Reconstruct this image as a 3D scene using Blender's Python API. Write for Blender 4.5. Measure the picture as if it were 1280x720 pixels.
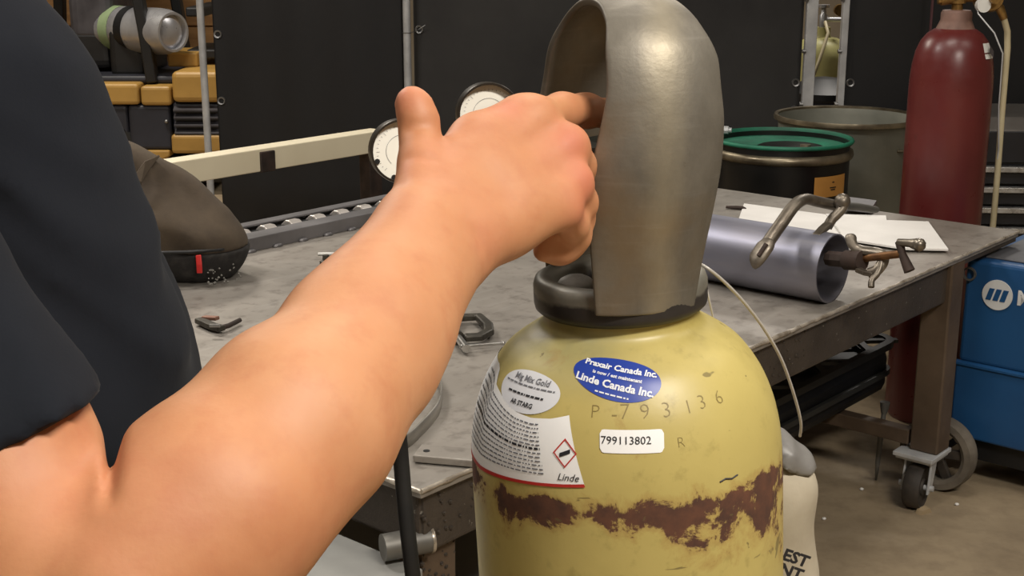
import bpy, bmesh, math, random
import numpy as np
from mathutils import Vector, Matrix, Euler
random.seed(7); np.random.seed(7)
SC = bpy.context.scene
COL = SC.collection
for o in list(bpy.data.objects): bpy.data.objects.remove(o, do_unlink=True)
PI = math.pi
R_ = math.radians

# ------------------------------------------------------------------ camera, world, light, exposure
cam_d = bpy.data.cameras.new('camera'); cam = bpy.data.objects.new('camera', cam_d); COL.objects.link(cam)
cam_d.sensor_width = 36.0; cam_d.lens = 1693.0/1280.0*36.0
cam_d.clip_start = 0.02; cam_d.clip_end = 60
cam.location = (0, 0, 1.5); cam.rotation_euler = (R_(90-14.9), 0, 0)
SC.camera = cam
SC.view_settings.view_transform = 'Standard'; SC.view_settings.look = 'None'
SC.view_settings.gamma = 1.0; SC.view_settings.exposure = 0.0
SC.view_settings.use_curve_mapping = False
W = bpy.data.worlds.new('world'); SC.world = W; W.use_nodes = True
W.node_tree.nodes['Background'].inputs[0].default_value = (0.75, 0.85, 1.0, 1)
W.node_tree.nodes['Background'].inputs[1].default_value = 0.05
LAMPS = [  # ceiling fluorescent fixtures: x, y, z, length along, power, colour
    (1.35, -0.55, 3.6, 0.0, 150, (1.0, 0.93, 0.84)),
    (-1.6, 0.3, 4.0, 0.0, 15, (1.0, 0.94, 0.86)),
    (0.4, 2.6, 4.0, 0.0, 40, (1.0, 0.93, 0.84)),
    (-2.2, 3.0, 4.0, 0.0, 80, (1.0, 0.94, 0.88)),
    (2.6, 2.2, 4.0, 0.0, 20, (1.0, 0.92, 0.82)),
    (-2.4, 6.6, 4.0, 0.0, 120, (1.0, 0.92, 0.80)),
    (2.2, 7.6, 4.0, 0.0, 90, (1.0, 0.94, 0.86)),
    (-0.6, -1.6, 3.9, 0.0, 16, (1.0, 0.95, 0.88)),
]
for i, (x, y, z, rz, p, c) in enumerate(LAMPS):
    ld = bpy.data.lights.new('ceiling_light_glow', 'AREA'); ld.shape = 'RECTANGLE'; ld.size = 1.2; ld.size_y = 0.28
    ld.energy = p; ld.color = c
    lo = bpy.data.objects.new('ceiling_light_glow', ld); COL.objects.link(lo); lo.location = (x, y, z-0.09)

# ------------------------------------------------------------------ materials
MATS = {}
def srgb(r, g, b):
    f = lambda c: (c/12.92 if c <= .04045 else ((c+.055)/1.055)**2.4)
    return (f(r/255), f(g/255), f(b/255))
class NT:
    def __init__(s, name):
        s.m = bpy.data.materials.new(name); s.m.use_nodes = True; s.t = s.m.node_tree
        s.b = s.t.nodes['Principled BSDF']
        s.tc = s.t.nodes.new('ShaderNodeTexCoord')
    def n(s, ty, **kw):
        nd = s.t.nodes.new(ty)
        for k, v in kw.items():
            if k.startswith('i_'): nd.inputs[int(k[2:])].default_value = v
            elif k.startswith('s_'): nd.inputs[k[2:].replace('_', ' ')].default_value = v
            else: setattr(nd, k, v)
        return nd
    def l(s, a, b): s.t.links.new(a, b)
    def noise(s, scale, detail=4, rough=.55, dist=0, stretch=None, off=None):
        nz = s.n('ShaderNodeTexNoise', s_Scale=scale, s_Detail=detail, s_Roughness=rough, s_Distortion=dist)
        src = s.tc.outputs['Object']
        if stretch or off:
            mp = s.n('ShaderNodeMapping'); mp.inputs['Scale'].default_value = stretch or (1, 1, 1)
            mp.inputs['Location'].default_value = off or (0, 0, 0)
            s.l(src, mp.inputs[0]); src = mp.outputs[0]
        s.l(src, nz.inputs['Vector']); return nz.outputs['Fac']
    def ramp(s, fac, stops):
        r = s.n('ShaderNodeValToRGB'); e = r.color_ramp.elements
        while len(e) < len(stops): e.new(.5)
        for el, (p, c) in zip(e, stops):
            el.position = p; el.color = (c, c, c, 1) if isinstance(c, (int, float)) else tuple(c)+(1,)
        s.l(fac, r.inputs[0]); return r.outputs[0]
    def mix(s, fac, a, b):
        m = s.n('ShaderNodeMix', data_type='RGBA')
        if hasattr(fac, 'type'): s.l(fac, m.inputs[0])
        else: m.inputs[0].default_value = fac
        for v, i in ((a, 6), (b, 7)):
            if hasattr(v, 'type'): s.l(v, m.inputs[i])
            else: m.inputs[i].default_value = tuple(v)+(1,)
        return m.outputs[2]
    def math(s, op, a, b=0.0, clamp=False):
        m = s.n('ShaderNodeMath', operation=op, use_clamp=clamp)
        for v, i in ((a, 0), (b, 1)):
            if hasattr(v, 'type'): s.l(v, m.inputs[i])
            else: m.inputs[i].default_value = v
        return m.outputs[0]
    def xyz(s):
        x = s.n('ShaderNodeSeparateXYZ'); s.l(s.tc.outputs['Object'], x.inputs[0]); return x.outputs
    def bump(s, h, strength=.3, dist=.01):
        b = s.n('ShaderNodeBump', s_Strength=strength, s_Distance=dist); s.l(h, b.inputs['Height']); s.l(b.outputs[0], s.b.inputs['Normal'])
    def set(s, base=None, rough=None, metal=None, spec=None):
        for v, k in ((base, 'Base Color'), (rough, 'Roughness'), (metal, 'Metallic'), (spec, 'Specular IOR Level')):
            if v is None: continue
            if hasattr(v, 'type'): s.l(v, s.b.inputs[k])
            elif k == 'Base Color': s.b.inputs[k].default_value = tuple(v)+(1,)
            else: s.b.inputs[k].default_value = v
        return s
def mat(name, c1, c2=None, rough=.5, metal=0., scale=8., lo=.35, hi=.65, bump=0., bscale=60., bdist=.002, detail=5, stretch=None, spec=None, rvar=0.0):
    if name in MATS: return MATS[name]
    t = NT(name)
    if c2 is None: c2 = tuple(min(1, x*.82) for x in c1)
    f = t.noise(scale, detail, stretch=stretch)
    t.set(base=t.ramp(f, [(lo, c1), (hi, c2)]), metal=metal, spec=spec)
    if rvar:
        t.set(rough=t.ramp(t.noise(scale*1.7, 4), [(.3, max(0, rough-rvar)), (.7, min(1, rough+rvar))]))
    else: t.set(rough=rough)
    if bump: t.bump(t.noise(bscale, 4, stretch=stretch), bump, bdist)
    MATS[name] = t.m; return t.m

# ------------------------------------------------------------------ geometry builder
class G:
    def __init__(s): s.v = []; s.f = []; s.mi = []
    def add(s, v, f, mi=0):
        o = len(s.v); s.v += [tuple(p) for p in v]; s.f += [tuple(i+o for i in q) for q in f]; s.mi += [mi]*len(f); return s
    def box(s, lo, hi, mi=0):
        x0, y0, z0 = lo; x1, y1, z1 = hi
        return s.add([(x0,y0,z0),(x1,y0,z0),(x1,y1,z0),(x0,y1,z0),(x0,y0,z1),(x1,y0,z1),(x1,y1,z1),(x0,y1,z1)],
              [(0,3,2,1),(4,5,6,7),(0,1,5,4),(1,2,6,5),(2,3,7,6),(3,0,4,7)], mi)
    def cyl(s, a, b, ra, rb=None, n=20, cap=True, mi=0):
        return s.tube([a, b], [ra, ra if rb is None else rb], n, cap, mi)
    def tube(s, pts, rad, n=12, cap=True, mi=0, flat=1.0, up=None):
        pts = [Vector(p) for p in pts]; m = len(pts)
        if not isinstance(rad, (list, tuple)): rad = [rad]*m
        tan = []
        for i in range(m):
            d = pts[min(i+1, m-1)]-pts[max(i-1, 0)]; tan.append(d.normalized())
        ref = Vector(up) if up else (Vector((0,0,1)) if abs(tan[0].z) < .9 else Vector((1,0,0)))
        x = (ref - tan[0]*ref.dot(tan[0])).normalized()
        V = []
        for i in range(m):
            x = (x - tan[i]*x.dot(tan[i])).normalized(); y = tan[i].cross(x)
            for k in range(n):
                a = 2*PI*k/n; V.append(pts[i] + x*math.cos(a)*rad[i]*flat + y*math.sin(a)*rad[i])
        F = [(i*n+k, i*n+(k+1) % n, (i+1)*n+(k+1) % n, (i+1)*n+k) for i in range(m-1) for k in range(n)]
        if cap: F += [tuple(range(n))[::-1], tuple((m-1)*n+k for k in range(n))]
        return s.add(V, F, mi)
    def bar(s, pts, w, h, up=(0,0,1), mi=0):   # rectangular section swept along a path: w sideways, h along up
        pts = [Vector(p) for p in pts]; m = len(pts); V = []; up = Vector(up)
        for i in range(m):
            t = (pts[min(i+1, m-1)]-pts[max(i-1, 0)]).normalized()
            sd = t.cross(up).normalized(); u2 = sd.cross(t).normalized()
            for a, b in ((-1,-1),(1,-1),(1,1),(-1,1)): V.append(pts[i]+sd*a*w/2+u2*b*h/2)
        F = [(i*4+k, i*4+(k+1) % 4, (i+1)*4+(k+1) % 4, (i+1)*4+k) for i in range(m-1) for k in range(4)]
        F += [(3,2,1,0), tuple((m-1)*4+k for k in range(4))]
        return s.add(V, F, mi)
    def lathe(s, prof, n=48, mi=0, c=(0,0,0), axis='z'):
        V = []; m = len(prof)
        for r, z in prof:
            for k in range(n):
                a = 2*PI*k/n
                p = (r*math.cos(a), r*math.sin(a), z)
                if axis == 'x': p = (z, r*math.cos(a), r*math.sin(a))
                if axis == 'y': p = (r*math.sin(a), z, r*math.cos(a))
                V.append((p[0]+c[0], p[1]+c[1], p[2]+c[2]))
        F = [(i*n+k, i*n+(k+1) % n, (i+1)*n+(k+1) % n, (i+1)*n+k) for i in range(m-1) for k in range(n)]
        return s.add(V, F, mi)
    def prism(s, poly, a, b, axis='z', mi=0):  # extrude 2d polygon from a to b along axis
        n = len(poly)
        def P(p, h): return {'z': (p[0], p[1], h), 'y': (p[0], h, p[1]), 'x': (h, p[0], p[1])}[axis]
        V = [P(p, a) for p in poly]+[P(p, b) for p in poly]
        F = [tuple(range(n))[::-1], tuple(range(n, 2*n))]+[(i, (i+1) % n, n+(i+1) % n, n+i) for i in range(n)]
        return s.add(V, F, mi)
    def grid(s, fn, nu, nv, mi=0, wrap=False):
        V = [fn(i/(nu-1), j/(nv-1)) for i in range(nu) for j in range(nv)]
        F = [(i*nv+j, (i+1)*nv+j, (i+1)*nv+j+1, i*nv+j+1) for i in range(nu-1) for j in range(nv-1)]
        return s.add(V, F, mi)
    def ball(s, c, r, n=16, mi=0, sc=(1,1,1)):
        V = []; m = n//2
        for i in range(m+1):
            t = PI*i/m
            for k in range(n):
                a = 2*PI*k/n; V.append((c[0]+r*sc[0]*math.sin(t)*math.cos(a), c[1]+r*sc[1]*math.sin(t)*math.sin(a), c[2]+r*sc[2]*math.cos(t)))
        F = [(i*n+k, (i+1)*n+k, (i+1)*n+(k+1) % n, i*n+(k+1) % n) for i in range(m) for k in range(n)]
        return s.add(V, F, mi)
    def xf(s, M):
        s.v = [tuple(M @ Vector(p)) for p in s.v]; return s
    def sh(s, d): s.v = [(p[0]+d[0], p[1]+d[1], p[2]+d[2]) for p in s.v]; return s

def ob(name, g, m, parent=None, smooth=None, bevel=0, solid=0, sub=0, seg=2):
    me = bpy.data.meshes.new(name); me.from_pydata(g.v, [], g.f); 
    bm = bmesh.new(); bm.from_mesh(me)
    bmesh.ops.remove_doubles(bm, verts=bm.verts, dist=1e-6)
    bmesh.ops.recalc_face_normals(bm, faces=bm.faces); bm.to_mesh(me); bm.free()
    ms = m if isinstance(m, (list, tuple)) else [m]
    for q in ms: me.materials.append(q)
    if len(ms) > 1 and len(g.mi) == len(me.polygons):
        me.polygons.foreach_set('material_index', g.mi)
    o = bpy.data.objects.new(name, me); COL.objects.link(o)
    if parent is not None: o.parent = parent
    if smooth is not None: smooth_by_angle(me, smooth)
    if solid:
        md = o.modifiers.new('solid', 'SOLIDIFY'); md.thickness = solid; md.offset = 0
    if bevel:
        md = o.modifiers.new('bevel', 'BEVEL'); md.width = bevel; md.segments = seg; md.limit_method = 'ANGLE'; md.angle_limit = R_(35)
    if sub:
        md = o.modifiers.new('sub', 'SUBSURF'); md.levels = sub; md.render_levels = sub
    return o
def smooth_by_angle(me, ang=40):
    me.polygons.foreach_set('use_smooth', [True]*len(me.polygons))
    bm = bmesh.new(); bm.from_mesh(me); a = R_(ang)
    for e in bm.edges:
        e.smooth = not (len(e.link_faces) == 2 and e.calc_face_angle(0) > a)
    bm.to_mesh(me); bm.free()
def thing(name, label, cat, loc=(0,0,0), rot=(0,0,0), group=None):
    o = bpy.data.objects.new(name, None); COL.objects.link(o); o.empty_display_size = .05
    o.location = loc; o.rotation_euler = rot; o['label'] = label; o['category'] = cat
    if group: o['group'] = group
    return o
def tag(o, label, cat, group=None):
    o['label'] = label; o['category'] = cat
    if group: o['group'] = group
    return o
def struct(o): o['kind'] = 'structure'; return o
def clone(o, parent=None):
    c = o.copy(); COL.objects.link(c); c.parent = parent; return c

def text_geo(body, size, shear=0., offset=0., align='CENTER', space=1.0, res=2):
    cu = bpy.data.curves.new('text', 'FONT'); cu.body = body; cu.size = size; cu.shear = shear; cu.offset = offset
    cu.align_x = align; cu.align_y = 'CENTER'; cu.resolution_u = res; cu.space_character = space
    to = bpy.data.objects.new('text', cu); COL.objects.link(to)
    me = bpy.data.meshes.new_from_object(to)
    g = G(); g.add([tuple(v.co) for v in me.vertices], [tuple(p.vertices) for p in me.polygons])
    bpy.data.objects.remove(to); bpy.data.meshes.remove(me); bpy.data.curves.remove(cu)
    return g

# ------------------------------------------------------------------ signed distance modelling (bodies, cloth)
class SDF:
    def __init__(s, lo, hi, h):
        s.h = h; s.lo = np.array(lo, float); n = np.ceil((np.array(hi)-s.lo)/h).astype(int)+1
        s.ax = [s.lo[i]+h*np.arange(n[i]) for i in range(3)]
        s.d = np.full(n, 1.0, np.float32)
    def like(s):
        o = object.__new__(SDF); o.h = s.h; o.lo = s.lo; o.ax = s.ax; o.d = np.full(s.d.shape, 1.0, np.float32); return o
    def _win(s, lo, hi):
        sl = []
        for i in range(3):
            a = max(0, int((lo[i]-s.lo[i])/s.h)-1); b = min(len(s.ax[i]), int((hi[i]-s.lo[i])/s.h)+3)
            if b <= a: return None
            sl.append(slice(a, b))
        return tuple(sl)
    def pts(s, w):
        return np.meshgrid(*[s.ax[i][w[i]].astype(np.float32) for i in range(3)], indexing='ij')
    def cone(s, a, b, ra, rb, k=.01, sc=None):
        a = np.array(a, float); b = np.array(b, float); m = max(ra, rb)+k+3*s.h
        w = s._win(np.minimum(a, b)-m, np.maximum(a, b)+m)
        if w is None: return s
        X, Y, Z = s.pts(w); ab = b-a; L2 = max(float(ab@ab), 1e-12)
        t = np.clip(((X-a[0])*ab[0]+(Y-a[1])*ab[1]+(Z-a[2])*ab[2])/L2, 0, 1)
        d = np.sqrt((X-a[0]-t*ab[0])**2+(Y-a[1]-t*ab[1])**2+(Z-a[2]-t*ab[2])**2)-(ra+(rb-ra)*t)
        s._union(w, d, k); return s
    def _union(s, w, d, k):
        o = s.d[w]; h = np.clip(.5+.5*(o-d)/k, 0, 1)
        s.d[w] = o*(1-h)+d*h-k*h*(1-h)
    def ell(s, c, r, k=.01, rot=None):
        c = np.array(c, float); r = np.array(r, float); m = r.max()+k+3*s.h
        w = s._win(c-m, c+m)
        if w is None: return s
        X, Y, Z = s.pts(w); P = [X-c[0], Y-c[1], Z-c[2]]
        if rot is not None:
            M = np.array(Euler(rot).to_matrix().transposed()); P = [M[i,0]*P[0]+M[i,1]*P[1]+M[i,2]*P[2] for i in range(3)]
        q0 = np.sqrt(sum((P[i]/r[i])**2 for i in range(3))); q1 = np.sqrt(sum((P[i]/r[i]**2)**2 for i in range(3)))
        s._union(w, q0*(q0-1)/np.maximum(q1, 1e-6), k); return s
    def chain(s, P, R, k=.01):
        for i in range(len(P)-1): s.cone(P[i], P[i+1], R[i], R[i+1], k)
        return s
    def all(s): return s.pts((slice(None),)*3)
    def mesh(s, relax=2):
        d = s.d; n = d.shape; ins = d < 0
        cnt = np.zeros((n[0]-1, n[1]-1, n[2]-1), np.float32); acc = [np.zeros_like(cnt) for _ in range(3)]
        def C(a, o): return a[o[0]:n[0]-1+o[0], o[1]:n[1]-1+o[1], o[2]:n[2]-1+o[2]]
        for ax in range(3):
            oth = [i for i in range(3) if i != ax]
            for p in range(2):
                for q in range(2):
                    o0 = [0,0,0]; o0[oth[0]] = p; o0[oth[1]] = q; o1 = list(o0); o1[ax] = 1
                    A = C(d, o0); B = C(d, o1); m = C(ins, o0) != C(ins, o1)
                    t = np.where(m, A/np.where(m, A-B, 1), 0)
                    for i in range(3):
                        acc[i] += np.where(m, t if i == ax else o0[i], 0)
                    cnt += m
        act = cnt > 0; idx = np.full(cnt.shape, -1, np.int64); I = np.argwhere(act); idx[act] = np.arange(len(I))
        V = np.stack([s.lo[i]+s.h*(I[:, i]+acc[i][act]/cnt[act]) for i in range(3)], 1)
        F = []
        for ax in range(3):
            b, c = [(1,2),(2,0),(0,1)][ax]
            sl0 = [slice(None)]*3; sl1 = [slice(None)]*3; sl0[ax] = slice(0, -1); sl1[ax] = slice(1, None)
            for s_ in (sl0, sl1):
                s_[b] = slice(1, -1); s_[c] = slice(1, -1)
            m = ins[tuple(sl0)] != ins[tuple(sl1)]; E = np.argwhere(m)
            flip = ins[tuple(sl0)][m]
            E[:, b] += 1; E[:, c] += 1
            def at(db, dc):
                q = E.copy(); q[:, b] -= db; q[:, c] -= dc; return idx[q[:,0], q[:,1], q[:,2]]
            Q = np.stack([at(1,1), at(0,1), at(0,0), at(1,0)], 1); Q[~flip] = Q[~flip][:, ::-1]
            F.append(Q)
        F = np.concatenate(F)
        F = F[(F >= 0).all(1)]
        for _ in range(relax):
            S = np.zeros_like(V); N = np.zeros(len(V))
            for i in range(4):
                for j in (1, 3):
                    np.add.at(S, F[:, i], V[F[:, (i+j) % 4]]); np.add.at(N, F[:, i], 1)
            V = V*.4+.6*S/np.maximum(N, 1)[:, None]
        return V, F
def np_mesh(name, VF, m, parent=None, attr=None):
    V = np.concatenate([v for v, f in VF]); o = 0; FF = []
    for v, f in VF: FF.append(f+o); o += len(v)
    F = np.concatenate(FF)
    me = bpy.data.meshes.new(name); me.vertices.add(len(V)); me.vertices.foreach_set('co', V.astype(np.float32).ravel())
    me.loops.add(F.size); me.loops.foreach_set('vertex_index', F.astype(np.int32).ravel())
    me.polygons.add(len(F)); me.polygons.foreach_set('loop_start', np.arange(0, F.size, 4, dtype=np.int32))
    me.update(calc_edges=True); me.validate()
    me.polygons.foreach_set('use_smooth', [True]*len(me.polygons)); me.materials.append(m)
    if attr is not None:
        at = me.attributes.new('flush', 'FLOAT', 'POINT'); at.data.foreach_set('value', attr.astype(np.float32))
    ob_ = bpy.data.objects.new(name, me); COL.objects.link(ob_)
    if parent is not None: ob_.parent = parent
    return ob_

# ------------------------------------------------------------------ the room
def floor_mat():
    t = NT('concrete_floor')
    f = t.noise(1.3, 6, .6); g = t.noise(14, 5, .6)
    c = t.ramp(f, [(.3, srgb(142, 125, 100)), (.5, srgb(158, 141, 115)), (.72, srgb(120, 105, 84))])
    c = t.mix(t.ramp(g, [(.45, 0.), (.75, .55)]), c, srgb(112, 97, 78))
    t.set(base=c, rough=t.ramp(g, [(.3, .55), (.7, .8)])); t.bump(t.noise(60, 4), .15, .004); return t.m
M_floor = floor_mat()
M_wall = mat('painted_block_wall', srgb(150, 138, 118), srgb(128, 116, 98), .85, scale=1.5)
M_ceil = mat('ceiling_panel', srgb(150, 148, 142), srgb(130, 128, 122), .9, scale=1.)
X0, X1, Y0, Y1, ZC = -6.0, 6.5, -3.5, 11.5, 4.2
struct(ob('floor', G().box((X0, Y0, -.1), (X1, Y1, 0)), M_floor))
struct(ob('ceiling', G().box((X0, Y0, ZC), (X1, Y1, ZC+.1)), M_ceil))
struct(ob('wall_back', G().box((X0, Y1, 0), (X1, Y1+.1, ZC)), M_wall))
struct(ob('wall_front', G().box((X0, Y0-.1, 0), (X1, Y0, ZC)), M_wall))
struct(ob('wall_left', G().box((X0-.1, Y0, 0), (X0, Y1, ZC)), M_wall))
struct(ob('wall_right', G().box((X1, Y0, 0), (X1+.1, Y1, ZC)), M_wall))
M_white = mat('white_enamel', srgb(225, 225, 220), srgb(205, 205, 200), .5)
LPOS = ['over the gas cylinder', 'over the person', 'over the middle of the steel table', 'over the table by the tool bag', 'over the blue welder', 'over the yellow forklift', 'over the far gas cylinder', 'behind the camera']
for i, (x, y, z, rz, p, c) in enumerate(LAMPS):
    r = thing('ceiling_light', 'white fluorescent ceiling fixture '+LPOS[i], 'ceiling light', (x, y, z), group='fluorescent ceiling fixtures')
    ob('housing', G().prism([(-.2, 0), (-.15, .08), (.15, .08), (.2, 0)], -.66, .66, 'x').sh((0, 0, -.04)), M_white, r)
    for sx in (-.4, .4): ob('stem', G().cyl((sx, 0, .03), (sx, 0, ZC-z), .01, n=8), M_white, r)

# ------------------------------------------------------------------ black welding curtains on steel poles
def curtain_mat(name, c, c2, rough):
    t = NT(name); f = t.noise(2.2, 6, .6); g = t.noise(25, 4)
    b = t.ramp(f, [(.35, c), (.7, c2)]); b = t.mix(t.ramp(g, [(.62, 0.), (.75, .35)]), b, tuple(x*1.7 for x in c2))
    t.set(base=b, rough=t.ramp(f, [(.3, rough), (.7, rough+.2)])); t.bump(t.noise(9, 3), .12, .01); return t.m
M_cur1 = curtain_mat('black_vinyl', srgb(22, 22, 24), srgb(15, 15, 17), .5)
M_cur2 = curtain_mat('charcoal_vinyl', srgb(48, 47, 46), srgb(38, 37, 37), .6)
M_galv = mat('galvanized_pole', srgb(205, 207, 208), srgb(170, 172, 175), .4, .25, scale=9, rvar=.12)
M_grom = mat('grommet_steel', srgb(150, 150, 150), None, .4, .8)
YC = 6.0
def curtain(x0, x1, amp, ph, m, label, gro, y0=YC):
    r = thing('welding_curtain', label, 'curtain', ((x0+x1)/2, y0, 0), group='welding curtains')
    n = 90; xm = (x0+x1)/2
    def f(u, v):
        x = x0+(x1-x0)*u; return (x-xm, amp*math.sin(u*(x1-x0)*7+ph)*(.5+.5*v)+amp*.5*math.sin(u*23+ph*2), .06+2.3*v)
    ob('curtain_sheet', G().grid(f, n, 8), m, r, 60, solid=.003)
    hem = G().grid(lambda u, v: (lambda p: (p[0], p[1]-.004, 2.28+.08*v))(f(u, 1)), n, 3)
    ob('hem', hem, m, r, 60, solid=.003)
    for gx, gz in gro:
        u = (gx-x0)/(x1-x0); p = f(u, (gz-.06)/2.3)
        gg = G().lathe([(.011, -.004), (.017, -.006), (.019, 0), (.011, 0)], 14, axis='y', c=(p[0], p[1]-.003, gz))
        ob('grommet', gg, M_grom, r, 40)
    return r
c1 = curtain(-1.305, -.475, .006, .4, M_cur1, 'glossy black welding curtain left of the thin pole behind the thumb', [(-1.285, 1.05), (-1.285, .76), (-1.285, 1.5), (-.49, 1.3)])
c2 = curtain(-.43, 1.27, .010, 1.3, M_cur2, 'wide charcoal welding curtain behind the steel guard handle', [(-.405, 1.07), (1.25, .84), (1.25, .72), (-.405, .6)])
c3 = curtain(1.465, 4.2, .012, 2.2, M_cur1, 'black welding curtain behind the maroon cylinder and tool chest', [(1.49, .84), (1.49, 1.3)])
def pole(x, lab, rad=.016, y=YC-.045):
    r = thing('curtain_pole', lab, 'pole', (x, y, 0), group='curtain poles')
    ob('tube', G().cyl((0, 0, .012), (0, 0, 2.5), rad, n=16), M_galv, r, 50)
    ob('foot_plate', G().cyl((0, 0, 0), (0, 0, .012), .09, n=20), M_galv, r, 40)
    for z in (.5, 1.06, 1.75):
        if 'thumb' in lab:
            ob('tie_wire', G().tube([(rad*math.cos(a)*1.1, rad*math.sin(a)*1.1, z) for a in np.linspace(0, 2*PI, 13)]+[(.05, .03, z+.012), (.078, .028, z+.03)], .0016, 5), M_grom, r)
    return r
pole(-1.345, 'bright steel pole beside the forklift, standing behind the cream beam', .016)
pole(-.455, 'thin galvanized pole rising behind the raised thumb', .017)
def angle_post(x, lab, w=.045, d=.03, y=YC-.02):
    r = thing('steel_post', lab, 'post', (x, y, 0), group='posts framing the curtain gap')
    ob('post_body', G().box((-w/2, -d/2, 0), (w/2, d/2, 2.5)), M_galv, r, bevel=.003)
    for z in (.62, .75, .98, 1.2):
        ob('bolt', G().cyl((-w/2-.012, -d/2-.004, z), (-w/2+.004, -d/2-.004, z), .009, n=8), M_grom, r)
    return r
angle_post(1.30, 'galvanized post on the left of the narrow curtain gap', .05)
angle_post(1.445, 'slim grey post on the right of the narrow curtain gap', .03)

# ------------------------------------------------------------------ forklift beyond the curtain
M_yel = mat('forklift_yellow', srgb(186, 146, 76), srgb(160, 124, 62), .45, scale=3, rvar=.1)
M_navy = mat('forklift_dark_panel', srgb(46, 48, 58), srgb(36, 37, 45), .5, scale=5)
M_blk = mat('black_plastic', srgb(26, 26, 27), srgb(18, 18, 19), .5, scale=10)
M_rub = mat('black_rubber', srgb(24, 24, 24), srgb(34, 33, 31), .75, scale=25, bump=.2)
M_tank = mat('brushed_tank_steel', srgb(200, 200, 202), srgb(165, 165, 170), .34, .6, scale=6, rvar=.1)
M_grn = mat('green_label', srgb(146, 164, 126), srgb(126, 146, 108), .5)
M_seat = mat('worn_grey_vinyl', srgb(72, 70, 74), srgb(52, 50, 54), .45, scale=6, rvar=.1)
fk = thing('forklift', 'yellow forklift with silver propane tank and dark louvred side panel', 'forklift', (-2.3, 7.7, 0))
# truck side laid out on a plane from image pixel coordinates, pixels of 4.5 mm
def fx(a): return a*.00453-.5992
def fz(b): return 1.118-.00456*b
FKD = 1.1
def fbox(nm, x0, x1, y0, y1, m, d0=0, d1=FKD, bv=.02, par=None):
    return ob(nm, G().box((fx(x0), d0, fz(y1)), (fx(x1), d1, fz(y0))), m, par or fk, bevel=bv, seg=3)
fbox('side_cover', -40, 174, 103, 129, M_yel, -.02)
fbox('side_cover', 176, 214, 106, 130, M_yel, -.02)
fbox('counterweight', 216, 277, 88, 126, M_yel, -.03, bv=.03)
fbox('counterweight', 211, 277, 166, 190, M_yel, -.03, bv=.02)
ob('step_panel', G().prism([(fx(-40), fz(186)), (fx(208), fz(186)), (fx(208), fz(194)), (fx(192), fz(201)), (fx(-40), fz(205))], -.02, FKD, 'y'), M_yel, fk, bevel=.01)
fbox('body_panel', -40, 157, 130, 186, M_navy, .0)
fbox('body_panel', 158, 211, 130, 186, M_navy, -.005)
lp = fbox('louvre_panel', 213, 276, 127, 166, M_navy, .01)
for k in range(4):
    y = 131+k*9.5
    ob('louvre_slat', G().prism([(0, 0), (-.035, -.02), (-.035, -.028), (0, -.012)], fx(216), fx(275), 'x').sh((0, .01, fz(y))), M_seat, lp)
ob('latch', G().ball((fx(206), -.01, fz(150)), .012, 10), M_grom, fk, 60)
fbox('belly', -40, 270, 196, 230, M_blk, .05, FKD-.05)
for wx, wr in ((150, .24), (10, .28)):
    w = ob('wheel', G().lathe([(.0, .0), (wr*.5, .0), (wr*.55, -.03), (wr*.9, -.03), (wr, .02), (wr, .2), (wr*.9, .24), (0, .24)], 32, axis='y', c=(fx(wx)-.15, .03, wr)), M_rub, fk, 40)
fbox('hood', 60, 215, 96, 106, M_navy, .1, FKD-.1)
fbox('seat_base', 126, 172, 38, 102, M_blk, .2, .75, .04)
fbox('seat_back', 70, 126, -70, 60, M_seat, .3, .85, .06)
fbox('seat_cushion', 60, 124, 40, 92, M_blk, .3, .85, .05)
for dy in (.1, .95):
    ob('overhead_pillar', G().bar([(fx(186), dy, fz(104)), (fx(180), dy, fz(40)), (fx(170), dy, fz(-40)), (fx(160), dy, fz(-220))], .06, .09, (0, 1, 0)), M_blk, fk, bevel=.01)
    ob('overhead_pillar', G().bar([(fx(10), dy, fz(104)), (fx(30), dy, fz(-220))], .06, .09, (0, 1, 0)), M_blk, fk, bevel=.01)
ob('overhead_guard', G().box((fx(20), .05, fz(-226)), (fx(170), 1.0, fz(-216))), M_blk, fk, bevel=.01)
tk = ob('propane_tank', G().lathe([(0, .62), (.05, .62), (.115, .59), (.132, .53), (.132, .12), (.128, .06), (.117, .025), (.112, 0), (.098, 0), (.094, .03), (.09, .028), (.06, .012), (0, .004)], 40, axis='y'), M_tank, fk, 35)
tk.location = (fx(216), .1, fz(42)); tk.rotation_euler = (0, 0, R_(55))
ob('tank_cradle', G().box((fx(198), .25, fz(88)), (fx(236), .6, fz(70))), M_yel, fk, bevel=.01)
ob('tank_strap', G().lathe([(.136, .3), (.136, .36), (.133, .36), (.133, .3)], 32, axis='y'), M_blk, tk, 40)
ob('tank_label', G().lathe([(.134, .42), (.134, .5)], 32, axis='y'), M_grn, tk, 40)
for dy in (.25, .8):
    ob('mast_rail', G().box((fx(-75), dy, .03), (fx(-55), dy+.08, 1.9)), M_blk, fk, bevel=.008)
    ob('fork', G().box((fx(-290), dy-.02, .05), (fx(-72), dy+.1, .09)), M_blk, fk, bevel=.006)
ob('mast_beam', G().box((fx(-72), .2, .5), (fx(-58), .93, .6)), M_blk, fk)
ob('tail_light', G().box((fx(222), .3, fz(26)), (fx(246), .9, fz(14))), M_blk, fk, bevel=.01)
ob('hose_bracket', G().box((fx(218), .35, fz(80)), (fx(272), .85, fz(68))), M_blk, fk, bevel=.01)
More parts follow.
